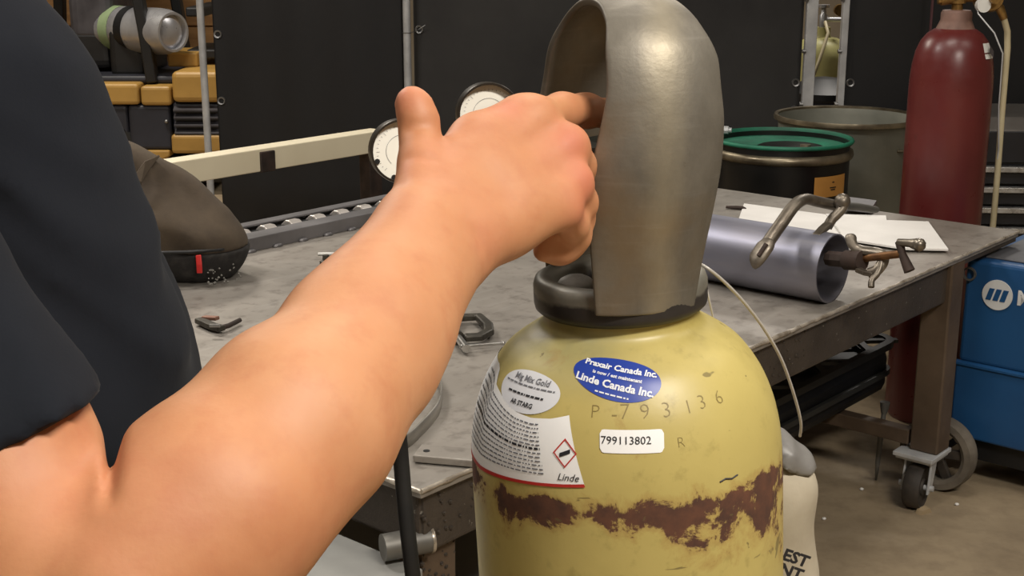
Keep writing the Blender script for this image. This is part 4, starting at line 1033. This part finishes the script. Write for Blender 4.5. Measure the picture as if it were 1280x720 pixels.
# stamped number on the shoulder
M_stamp = mat('stamped_olive', srgb(138, 122, 68), srgb(126, 110, 60), .5)
st = G()
for chx, p, sz in (('P', (-0.2669,1.1848), .0135), ('-', (-0.1356,1.1841), .016), ('7', (-0.0654,1.1848), .0155), ('9', (0.0697,1.1842), .0155), ('3', (0.2182,1.1840), .0155), ('1', (0.3774,1.1837), .014), ('3', (0.4890,1.1848), .0145), ('6', (0.6385,1.1848), .0145), ('R', (0.2801,1.1630), .0105)):
    w = wrap_text(chx, sz, p, .0, 0, 0, off=.0003, bold=-.0003); st.add(w.v, w.f)
ob('stamped_number', st, M_stamp, gc)
ob('paint_crack', G().tube([surf(p[0], p[1], .0003) for p in ((0.5101,1.1312), (0.5522,1.1323), (0.6002,1.1309), (0.6490,1.1321))], .0006, 5), M_txt, gc)

# ------------------------------------------------------------------ regulator with two gauges
M_bez = mat('gauge_bezel', srgb(58, 52, 44), srgb(42, 38, 33), .35, .4)
M_dial = mat('gauge_dial_white', srgb(252, 250, 240), srgb(248, 245, 232), .5)
rc0 = Vector((-0.0450,1.0160,1.3128)); 
rgl = thing('gas_regulator', 'gas regulator with two white round gauges behind the hand', 'regulator', tuple(rc0))
def rl(p): return tuple(Vector(p)-rc0)
vo = Vector((.078-.052, .967, 1.302))
ob('regulator_body', G().lathe([(0, -.032), (.02, -.032), (.028, -.022), (.031, -.008), (.031, .008), (.028, .02), (.016, .03), (0, .03)], 32, axis='y'), M_brass2, rgl, 40)
ob('inlet_stem', G().tube([tuple(vo-rc0+Vector((.004, 0, 0))), tuple((vo-rc0)*.6), (.02, 0, 0)], .0085, 12).cyl(tuple(vo-rc0+Vector((.006, 0, 0))), tuple((vo-rc0)*.8), .0145, n=6), M_brass2, rgl, 35)
ob('adjusting_knob', G().lathe([(0, -.055), (.013, -.055), (.016, -.05), (.016, -.034), (0, -.03)], 18, axis='y', c=(0, -.0, 0)), M_blk, rgl, 40)
def gauge(p, r, seed):
    c = Vector(rl(p)); d = (Vector((0, 0, 1.5))-Vector(p)).normalized(); d = (d+Vector((.10, 0, -.05))).normalized()
    q = d.to_track_quat('Z', 'Y').to_matrix().to_4x4(); Mx = Matrix.Translation(c) @ q
    b = ob('gauge_case', G().lathe([(0, -.024), (r*.9, -.024), (r, -.018), (r, .004), (r*.98, .007), (r*.92, .007), (r*.91, .002)], 44).xf(Mx), M_bez, rgl, 35)
    ob('dial', G().lathe([(r*.92, .002), (0, .002)], 44).xf(Mx), M_dial, b)
    tk = G(); rr = random.Random(seed)
    for k in range(31):
        a = R_(225-270*k/30); L = .10 if k % 5 == 0 else .05
        tk.add([(r*(.80-L)*math.cos(a-.006), r*(.80-L)*math.sin(a-.006), .0024), (r*.80*math.cos(a-.006), r*.80*math.sin(a-.006), .0024), (r*.80*math.cos(a+.006), r*.80*math.sin(a+.006), .0024), (r*(.80-L)*math.cos(a+.006), r*(.80-L)*math.sin(a+.006), .0024)], [(0, 1, 2, 3)])
    for k in range(40):
        a = R_(225-270*k/40); a2 = R_(225-270*(k+1)/40)
        tk.add([(r*.50*math.cos(a), r*.50*math.sin(a), .0024), (r*.51*math.cos(a), r*.51*math.sin(a), .0024), (r*.51*math.cos(a2), r*.51*math.sin(a2), .0024), (r*.50*math.cos(a2), r*.50*math.sin(a2), .0024)], [(0, 1, 2, 3)])
    ob('dial_marks', tk.xf(Mx), M_txg, b)
    ob('needle', G().add([(-.001, -.004, .0028), (.001, -.004, .0028), (.0004, r*.6, .0028), (-.0004, r*.6, .0028)], [(0, 1, 2, 3)]).xf(Mx @ Matrix.Rotation(R_(200), 4, 'Z')), M_txt, b)
    for a in (200, 250):
        ob('bezel_screw', G().cyl((r*.84*math.cos(R_(a)), r*.84*math.sin(R_(a)), .002), (r*.84*math.cos(R_(a)), r*.84*math.sin(R_(a)), .0035), .0022, n=8).xf(Mx), M_blk, b)
    ob('gauge_stem', G().tube([tuple(c-d*.015), tuple(c*.6-d*.018), (0, .004, 0)], .0065, 10), M_brass2, rgl, 50)
gauge((-0.0850,1.0420,1.3325), .0252, 1)
gauge((-0.0180,1.0493,1.3601), .0248, 2)
hsg = thing('gas_hose', 'black rubber gas hose hanging down beside the table corner', 'hose', tuple((-0.0777,0.9755,1.0050)))
h0 = Vector(hsg.location)
hpts = [Vector(p)-h0 for p in ((-0.0537,1.0273,1.2969), (-0.0737,1.0185,1.2830), (-0.0856,1.0049,1.2516), (-0.0893,0.9908,1.1984), (-0.0891,0.9829,1.1495), (-0.0864,0.9781,1.1120), (-0.0825,0.9700,1.0622), (-0.0776,0.9664,1.0096))]
hpts += [Vector((.004, .0, -.06)), Vector((.01, .03, -.3)), Vector((.02, .06, -.7)), Vector((.05, .08, .011-h0.z)), Vector((.3, .1, .011-h0.z))]
ob('hose_tube', G().tube(crv(hpts, 6), .0062, 12), M_rub, hsg, 60)
ob('hose_nut', G().cyl(tuple(hpts[0]), tuple(hpts[0]*.55+hpts[1]*.45), .0095, n=6), M_brass2, hsg, 35)

# wire tether and white sack
M_wire = mat('grey_wire', srgb(196, 192, 184), srgb(170, 166, 158), .45, .2)
w0 = Vector((0.2537,1.1153,1.0636))
wt = thing('tether_wire', 'thin grey wire looping from the guard collar to the white sack', 'wire', tuple(w0))
ob('wire_strand', G().tube(crv([Vector(p)-w0 for p in ((0.1360,0.9811,1.2593), (0.1441,0.9702,1.2571), (0.1581,0.9773,1.2449), (0.1764,0.9926,1.2246), (0.1972,1.0161,1.1966), (0.2190,1.0480,1.1606), (0.2377,1.0783,1.1190), (0.2495,1.1008,1.0870), (0.2530,1.1166,1.0683))], 6), .0013, 8), M_wire, wt, 60)
ob('wire_end', G().tube(crv([Vector(p)-w0 for p in ((0.1503,1.0268,1.2365), (0.1540,1.0224,1.2202), (0.1599,1.0269,1.1980))], 4), .0008, 6), M_wire, wt, 60)
M_cloth = mat('offwhite_sack_cloth', srgb(188, 180, 160), srgb(164, 154, 134), .8, scale=8, bump=.3, bscale=40, bdist=.004)
M_flap = mat('grey_sack_liner', srgb(134, 132, 128), srgb(112, 110, 107), .45, scale=14, bump=.4, bscale=30, bdist=.004)
sk0 = Vector((.190, 1.16, .655)); sk = thing('cloth_sack', 'off-white cloth sack with black lettering hanging behind the yellow cylinder', 'sack', tuple(sk0))
S = SDF((-.12, -.06, -.02), (.13, .06, .50), .004)
S.cone((-.055, 0, .03), (-.05, 0, .40), .035, .032, .03).cone((.064, 0, .03), (.062, 0, .34), .036, .030, .03).cone((-.055, 0, .05), (.06, 0, .05), .035, .035, .04)
S.cone((0, 0, .05), (0, 0, .40), .045, .03, .04).cone((-.05, 0, .40), (.055, 0, .345), .03, .028, .03)
X, Y, Z = S.all(); S.d += (.003*np.sin(40*X+30*Z)+.002*np.sin(85*X-40*Z)).astype(np.float32)
V, F = S.mesh(1); np_mesh('sack_cloth', [(V, F)], M_cloth, sk)
S = SDF((-.12, -.07, .28), (.13, .07, .52), .004)
S.cone((-.05, 0, .415), (.025, 0, .392), .020, .020, .03).cone((.025, 0, .392), (.070, 0, .366), .020, .014, .03).cone((-.05, 0, .39), (.05, 0, .362), .036, .034, .02)
X, Y, Z = S.all(); S.d += (.005*np.abs(np.sin(48*X+60*Z+2))+.003*np.abs(np.sin(95*X-70*Z+30*Y))-.004).astype(np.float32); S.d = np.maximum(S.d, (.400-.40*X+.006*np.sin(70*X))-Z)
V, F = S.mesh(1); np_mesh('sack_liner', [(V, F)], M_flap, sk)
def bagtext(body, p, size, rot):
    g = text_geo(body, size, bold_ if False else 0, .0006, align='LEFT'); q = Vector(p)-sk0
    Mx = Matrix.Translation(q) @ Matrix.Rotation(rot, 4, 'Y') @ Matrix.Rotation(PI/2, 4, 'X'); return g.xf(Mx)
ob('sack_print', bagtext('EST', (0.2313,1.0577,0.9835), .0148, R_(20)), M_txt, sk)
ob('sack_print', bagtext('NT', (0.2285,1.0546,0.9716), .0148, R_(20)), M_txt, sk)

# ------------------------------------------------------------------ the person reaching to the valve
def skin_mat():
    t = NT('skin'); f = t.noise(9, 5, .6); g = t.noise(55, 4, .6); h = t.noise(260, 3)
    c = t.ramp(f, [(.3, srgb(201, 146, 106)), (.5, srgb(193, 135, 95)), (.7, srgb(181, 119, 82))])
    c = t.mix(t.ramp(g, [(.5, 0.), (.75, .35)]), c, srgb(176, 106, 74))
    at = t.n('ShaderNodeAttribute', attribute_name='flush'); c = t.mix(t.math('MULTIPLY', at.outputs['Fac'], .75), c, srgb(192, 108, 84))
    t.set(base=c, rough=.56)
    t.b.inputs['Subsurface Weight'].default_value = .12; t.b.inputs['Subsurface Radius'].default_value = (.012, .005, .003); t.b.inputs['Subsurface Scale'].default_value = .6
    t.bump(t.math('ADD', t.math('MULTIPLY', h, .5), g), .12, .002); return t.m
M_skin = skin_mat()
def shirt_mat():
    t = NT('dark_navy_cotton'); f = t.noise(5, 5, .6)
    t.set(base=t.ramp(f, [(.3, srgb(30, 33, 40)), (.7, srgb(22, 25, 31))]), rough=.9)
    t.b.inputs['Specular IOR Level'].default_value = .15; t.b.inputs['Sheen Weight'].default_value = .03; t.b.inputs['Sheen Roughness'].default_value = .5
    t.bump(t.noise(400, 2), .12, .001); return t.m
M_shirt = shirt_mat()
PB = Vector((-.40, .96, 0.))     # where the feet stand
SH = (-0.3872,0.6872,1.3994); EL = (-0.1834,0.5537,1.1892); WR = (-0.0473,0.7809,1.3235)
lat = Vector((.42, -.907, 0)); fwd = Vector((.907, .42, 0))
# right arm and hand, fine grid
A = SDF(tuple(np.minimum.reduce([SH, EL, WR])-.09), tuple(np.array((0.1122,1.0074,1.3970))+.03), .0023)
up = lambda t: tuple(np.array(SH)*(1-t)+np.array(EL)*t)
A.chain([SH, up(.3), up(.65), up(.9), EL], [.058, .056, .051, .045, .041], .02)
# forearm: flexor and extensor bellies, then flattened wrist
F1 = [(-0.1707,0.5593,1.2102), (-0.1444,0.5866,1.2352), (-0.1088,0.6351,1.2617), (-0.0798,0.6994,1.2894), (-0.0556,0.7636,1.3170)]
B = A.like()
B.chain(F1, [.042, .0485, .0460, .0370, .0285], .02)
B.cone(EL, F1[0], .038, .042, .03)
B.cone((-0.1275,0.5866,1.2352), (-0.0868,0.6616,1.2641), .031, .028, .03)
B.chain([(-0.0902,0.6877,1.2845), (-0.0572,0.7827,1.3304)], [.0225, .0185], .025)
B.chain([(-0.0668,0.6955,1.2748), (-0.0354,0.7879,1.3111)], [.0245, .0195], .025)
WRr = (-0.0564,0.7860,1.3311); WRu = (-0.0355,0.7907,1.3139)
MI = (0.0146,0.8837,1.3795); MM = (0.0355,0.8789,1.3613); MR = (0.0392,0.8609,1.3403); MP = (0.0315,0.8439,1.3270)
k = .014
B.cone(WRr, WRu, .0190, .0200, k)
B.chain([(-0.0501,0.7903,1.3316), (-0.0200,0.8391,1.3555), MI], [.0205, .0165, .0140], k)
B.chain([(-0.0431,0.7914,1.3241), (-0.0075,0.8376,1.3421), MM], [.0215, .0175, .0142], k)
B.chain([(-0.0375,0.7927,1.3174), (0.0000,0.8292,1.3300), MR], [.0205, .0170, .0135], k)
B.chain([WRu, (-0.0059,0.8195,1.3209), MP], [.0195, .0160, .0130], k)
B.cone((-0.0201,0.8376,1.3421), (0.0211,0.8846,1.3439), .022, .018, .012)          # palm thickness
B.chain([(-0.0244,0.8052,1.3175), (0.0050,0.8325,1.3232)], [.017, .013], .012)      # heel of the hand
# web of the thumb
B.chain([(-0.0450,0.8175,1.3523), (-0.0214,0.8571,1.3689), (0.0026,0.8810,1.3809)], [.0175, .0150, .0130], .014)
# thumb
B.chain([(-0.0552,0.7909,1.3378), (-0.0542,0.8175,1.3602), (-0.0562,0.8298,1.3750), (-0.0573,0.8343,1.3843), (-0.0608,0.8376,1.3928), (-0.0628,0.8385,1.3961)], [.0190, .0150, .0122, .0122, .0112, .0092], .004)
# fingers
C = A.like()
C.chain([MI, (0.0336,0.9178,1.3792), (0.0524,0.9441,1.3769), (0.0682,0.9615,1.3723), (0.0817,0.9726,1.3674), (0.0953,0.9813,1.3610)], [.0140, .0128, .0118, .0104, .0098, .0082], .006)
D = A.like()
D.chain([MM, (0.0438,0.8957,1.3468), (0.0448,0.9117,1.3331), (0.0417,0.9123,1.3196), (0.0362,0.9098,1.3101), (0.0271,0.8986,1.3069)], [.0142, .0115, .0116, .0098, .0096, .0082], .006)
E = A.like()
E.chain([MR, (0.0453,0.8764,1.3246), (0.0439,0.8872,1.3110), (0.0386,0.8861,1.3030), (0.0320,0.8821,1.2995), (0.0232,0.8714,1.3020)], [.0135, .0110, .0110, .0094, .0090, .0080], .006)
H = A.like()
H.chain([MP, (0.0403,0.8660,1.3129), (0.0425,0.8788,1.3025), (0.0374,0.8809,1.2949), (0.0309,0.8781,1.2923), (0.0211,0.8703,1.2941)], [.0125, .0100, .0100, .0090, .0090, .0080], .006)
def smin(a, b, k):
    h = np.clip(.5+.5*(a-b)/k, 0, 1); return a*(1-h)+b*h-k*h*(1-h)
d = smin(B.d, C.d, .008); d = smin(d, D.d, .007); d = smin(d, E.d, .005); d = smin(d, H.d, .003)
d = smin(A.d, d, .007)
# tendons and knuckle dimples of the back of the hand, wrist crease
X, Y, Z = A.all()
def seg(a, b):
    a = np.array(a); b = np.array(b); ab = b-a; t = np.clip(((X-a[0])*ab[0]+(Y-a[1])*ab[1]+(Z-a[2])*ab[2])/(ab@ab), 0, 1)
    return np.sqrt((X-a[0]-t*ab[0])**2+(Y-a[1]-t*ab[1])**2+(Z-a[2]-t*ab[2])**2)
for a, b in (((-0.0075,0.8390,1.3671), (0.0144,0.8685,1.3806)), ((0.0000,0.8322,1.3532), (0.0334,0.8630,1.3639)), ((0.0049,0.8238,1.3371), (0.0365,0.8472,1.3434))):
    d -= .0016*np.exp(-(seg(a, b)/.006)**2)
for a, b in (((0.0100,0.8421,1.3591), (0.0256,0.8612,1.3610)), ((0.0140,0.8332,1.3414), (0.0304,0.8466,1.3450)), ((-0.0272,0.8315,1.3658), (-0.0051,0.8536,1.3715))):
    d += .0016*np.exp(-(seg(a, b)/.006)**2)
d += .0010*np.exp(-(seg((-0.0187,0.7692,1.3185), (-0.0232,0.7687,1.3362))/.003)**2)
d += .0007*(np.sin(90*X+40*Z)*np.sin(70*Y+50*Z+1))
for (a, b), am in ((((0.0502,0.9364,1.3867), (0.0524,0.9318,1.3697)), .0016), (((0.0537,0.9404,1.3862), (0.0560,0.9360,1.3696)), .0013), (((0.0467,0.9325,1.3877), (0.0483,0.9275,1.3692)), .0012),
                   (((-0.0661,0.8200,1.3809), (-0.0457,0.8206,1.3833)), .0013), (((-0.0667,0.8217,1.3836), (-0.0467,0.8225,1.3864)), .0012), (((-0.0642,0.8039,1.3674), (-0.0479,0.8034,1.3655)), .0010),
                   (((-0.0161,0.7772,1.3098), (-0.0205,0.7718,1.3284)), .0014), (((-0.0660,0.7867,1.3531), (-0.0511,0.7727,1.3472)), .0012)):
    d += am*np.exp(-(seg(a, b)/.0034)**2)
# crease in the bend of the elbow
c1, c2 = np.array((-0.1758,0.5638,1.2854)), np.array((-0.1727,0.5369,1.2621)); cm = np.array((0, 0, 1.5))
cn = np.cross(c1-cm, c2-cm); cn /= np.linalg.norm(cn); cd = (X-cm[0])*cn[0]+(Y-cm[1])*cn[1]+(Z-cm[2])*cn[2]
ct = c2-c1; cl_ = ct@ct; ctt = ((X-c1[0])*ct[0]+(Y-c1[1])*ct[1]+(Z-c1[2])*ct[2])/cl_
d += .009*np.exp(-(cd/.0032)**2)*np.clip(1.05-ctt, 0, 1)**.7*(Y < .72)*np.clip(ctt+1.5, 0, 1)
A.d = d.astype(np.float32)
armV, armF = A.mesh(2)
# rest of the body (mostly outside the picture), coarse grid
lo = np.array((-.95, .35, -.02)); hi = np.array((.15, 1.45, 1.80))
Bd = SDF(lo, hi, .011)
def pb(f, l, z): return tuple(np.array(PB)+np.array(fwd)*f+np.array(lat)*l+np.array((0, 0, z)))
neck = pb(-.06, .0, 1.42); head = pb(-.01, 0, 1.60)
Bd.cone(pb(-.03, 0, 1.25), neck, .11, .062, .05).cone(neck, pb(-.03, 0, 1.50), .060, .058, .03)
Bd.ell(head, (.098, .078, .118), .03, (0, 0, math.atan2(fwd.y, fwd.x))).ell(pb(.03, 0, 1.535), (.062, .056, .062), .03, (0, 0, math.atan2(fwd.y, fwd.x)))
Bd.cone(pb(.085, 0, 1.60), pb(.105, 0, 1.565), .010, .016, .012)
for s_ in (-1, 1):
    Bd.ell(pb(-.015, s_*.078, 1.585), (.022, .012, .034), .008, (0, 0, math.atan2(fwd.y, fwd.x)))
    Bd.ell(pb(.082, s_*.033, 1.598), (.012, .016, .010), .006, (0, 0, math.atan2(fwd.y, fwd.x)))
Bd.ell(pb(.085, 0, 1.535), (.012, .028, .010), .008, (0, 0, math.atan2(fwd.y, fwd.x)))
Ls = pb(-.04, -.19, 1.36); Le = pb(-.06, -.27, 1.07); Lw = pb(.06, -.27, .83)
Bd.chain([Ls, Le, Lw], [.058, .044, .032], .02)
Bd.chain([Lw, pb(.09, -.265, .76)], [.034, .036], .02)
for i in range(4): Bd.chain([pb(.075+.018*i, -.265, .745), pb(.085+.022*i, -.262, .70), pb(.08+.02*i, -.245, .665)], [.012, .0105, .009], .006)
Bd.chain([pb(.11, -.262, .785), pb(.14, -.25, .745), pb(.145, -.24, .715)], [.014, .012, .0105], .008)
bodV, bodF = Bd.mesh(1)
off = np.array(PB)
fl = np.zeros(len(armV)+len(bodV))
for p, s_, w_ in (((-0.0020,0.8616,1.3937), .013, .8), ((0.0391,0.8653,1.3687), .013, .8), ((0.0470,0.8540,1.3457), .013, .8), ((0.0417,0.8439,1.3270), .016, .7), ((-0.0662,0.8326,1.4012), .014, .6), ((-0.0189,0.7804,1.3217), .02, .4), ((-0.0484,0.8111,1.3594), .02, .35), ((0.0255,0.8582,1.3615), .02, .3), ((-0.1772,0.5589,1.2669), .03, .2)):
    fl[:len(armV)] += w_*np.exp(-((armV-np.array(p))**2).sum(1)/(s_*s_))
person = np_mesh('person', [(armV-off, armF), (bodV-off, bodF)], M_skin, attr=np.clip(fl, 0, 1))
person.location = PB
tag(person, 'person in a dark navy T-shirt reaching a bare right arm to the valve', 'person')
# T-shirt
S = SDF((-.86, .40, .78), (.02, 1.42, 1.56), .006)
for s_ in (-.075, .0, .075):
    S.chain([pb(.0, s_, .90), pb(.008, s_, 1.05), pb(.006, s_, 1.19), pb(-.012, s_, 1.30), pb(-.02, s_, 1.375), pb(-.03, s_*.6, 1.43)], [.135, .138, .138, .124, .110, .090], .03)
S.chain([pb(-.05, .0, 1.37), SH], [.085, .075], .05)
S.chain([pb(-.05, .0, 1.37), Ls], [.085, .075], .05)
S.cone(pb(-.055, 0, 1.40), pb(-.05, 0, 1.44), .085, .072, .04)
tor = S.d.copy(); S.d[:] = 1.
hem = up(.655)
S.chain([SH, up(.35), up(.80)], [.068, .065, .062], .02)
X, Y, Z = S.all()
ax = (np.array(EL)-np.array(SH)); ax /= np.linalg.norm(ax)
H1, H2 = np.array((-0.1898,0.5908,1.2897)), np.array((-0.2378,0.5698,1.2693))
hn = np.cross(H2-H1, (H1+H2)/2-np.array((0, 0, 1.5))-.05*ax); hn /= np.linalg.norm(hn); hn *= np.sign(hn@ax)
cut = (X-H1[0])*hn[0]+(Y-H1[1])*hn[1]+(Z-H1[2])*hn[2]
q = X+.52*Z-.2*Y
fold = ((.010*(np.abs(np.sin(44*q+1.6*np.sin(7*Z+6*Y)))-.6)+.004*np.abs(np.sin(97*q+6*Z+11*Y+2*np.sin(14*Z))))*np.clip((1.46-Z)*8, .3, 1)).astype(np.float32)
slv = np.maximum(S.d+fold*.6, cut)
Lhem = np.array(Ls)*.4+np.array(Le)*.6
S.d[:] = 1.; S.chain([Ls, tuple(np.array(Ls)*.2+np.array(Le)*.8)], [.076, .068], .02)
axl = np.array(Le)-np.array(Ls); axl /= np.linalg.norm(axl)
slL = np.maximum(S.d, (X-Lhem[0])*axl[0]+(Y-Lhem[1])*axl[1]+(Z-Lhem[2])*axl[2])
d = smin(tor+fold, slv, .022); d = smin(d, slL, .03)
d = np.maximum(d, .86-Z)
S.d = d.astype(np.float32)
V, F = S.mesh(2); np_mesh('t_shirt', [(V-off, F)], M_shirt, person)
mk = Vector((-0.2408,0.8541,1.3653))
# trousers and boots
S = SDF((-.85, .55, .0), (.02, 1.42, .98), .012)
for s_ in (-1, 1):
    S.chain([pb(.0, s_*.085, .86), pb(.02, s_*.10, .48), pb(-.02, s_*.11, .09)], [.115, .078, .068], .03)
S.cone(pb(.0, -.07, .90), pb(.0, .07, .90), .125, .125, .04); S.d = np.maximum(S.d, .06-S.all()[2])
V, F = S.mesh(1); np_mesh('trousers', [(V-off, F)], mat('dark_work_trousers', srgb(44, 44, 48), srgb(34, 34, 38), .9, scale=10), person)
S = SDF((-.85, .55, -.01), (.10, 1.42, .22), .010)
for s_ in (-1, 1):
    S.chain([pb(-.04, s_*.11, .16), pb(-.04, s_*.11, .05), pb(.07, s_*.12, .045), pb(.17, s_*.125, .04)], [.056, .052, .046, .042], .03)
S.d = np.maximum(S.d, .004-S.all()[2])
V, F = S.mesh(1); np_mesh('boots', [(V-off, F)], M_rub, person)
S = SDF((-.75, .65, 1.5), (-.1, 1.25, 1.80), .009)
S.ell(pb(-.02, 0, 1.625), (.108, .088, .112), .01, (0, 0, math.atan2(fwd.y, fwd.x)))
X, Y, Z = S.all(); fx_ = (X-PB.x)*fwd.x+(Y-PB.y)*fwd.y
S.d = np.maximum(S.d, np.minimum(1.655-Z, fx_-(-.02))*-1 if False else np.maximum((1.60+.9*np.clip(fx_+.02, 0, 1))-Z, -1))
V, F = S.mesh(1); np_mesh('hair', [(V-off, F)], mat('dark_brown_hair', srgb(58, 42, 32), srgb(44, 32, 25), .6, scale=60), person)
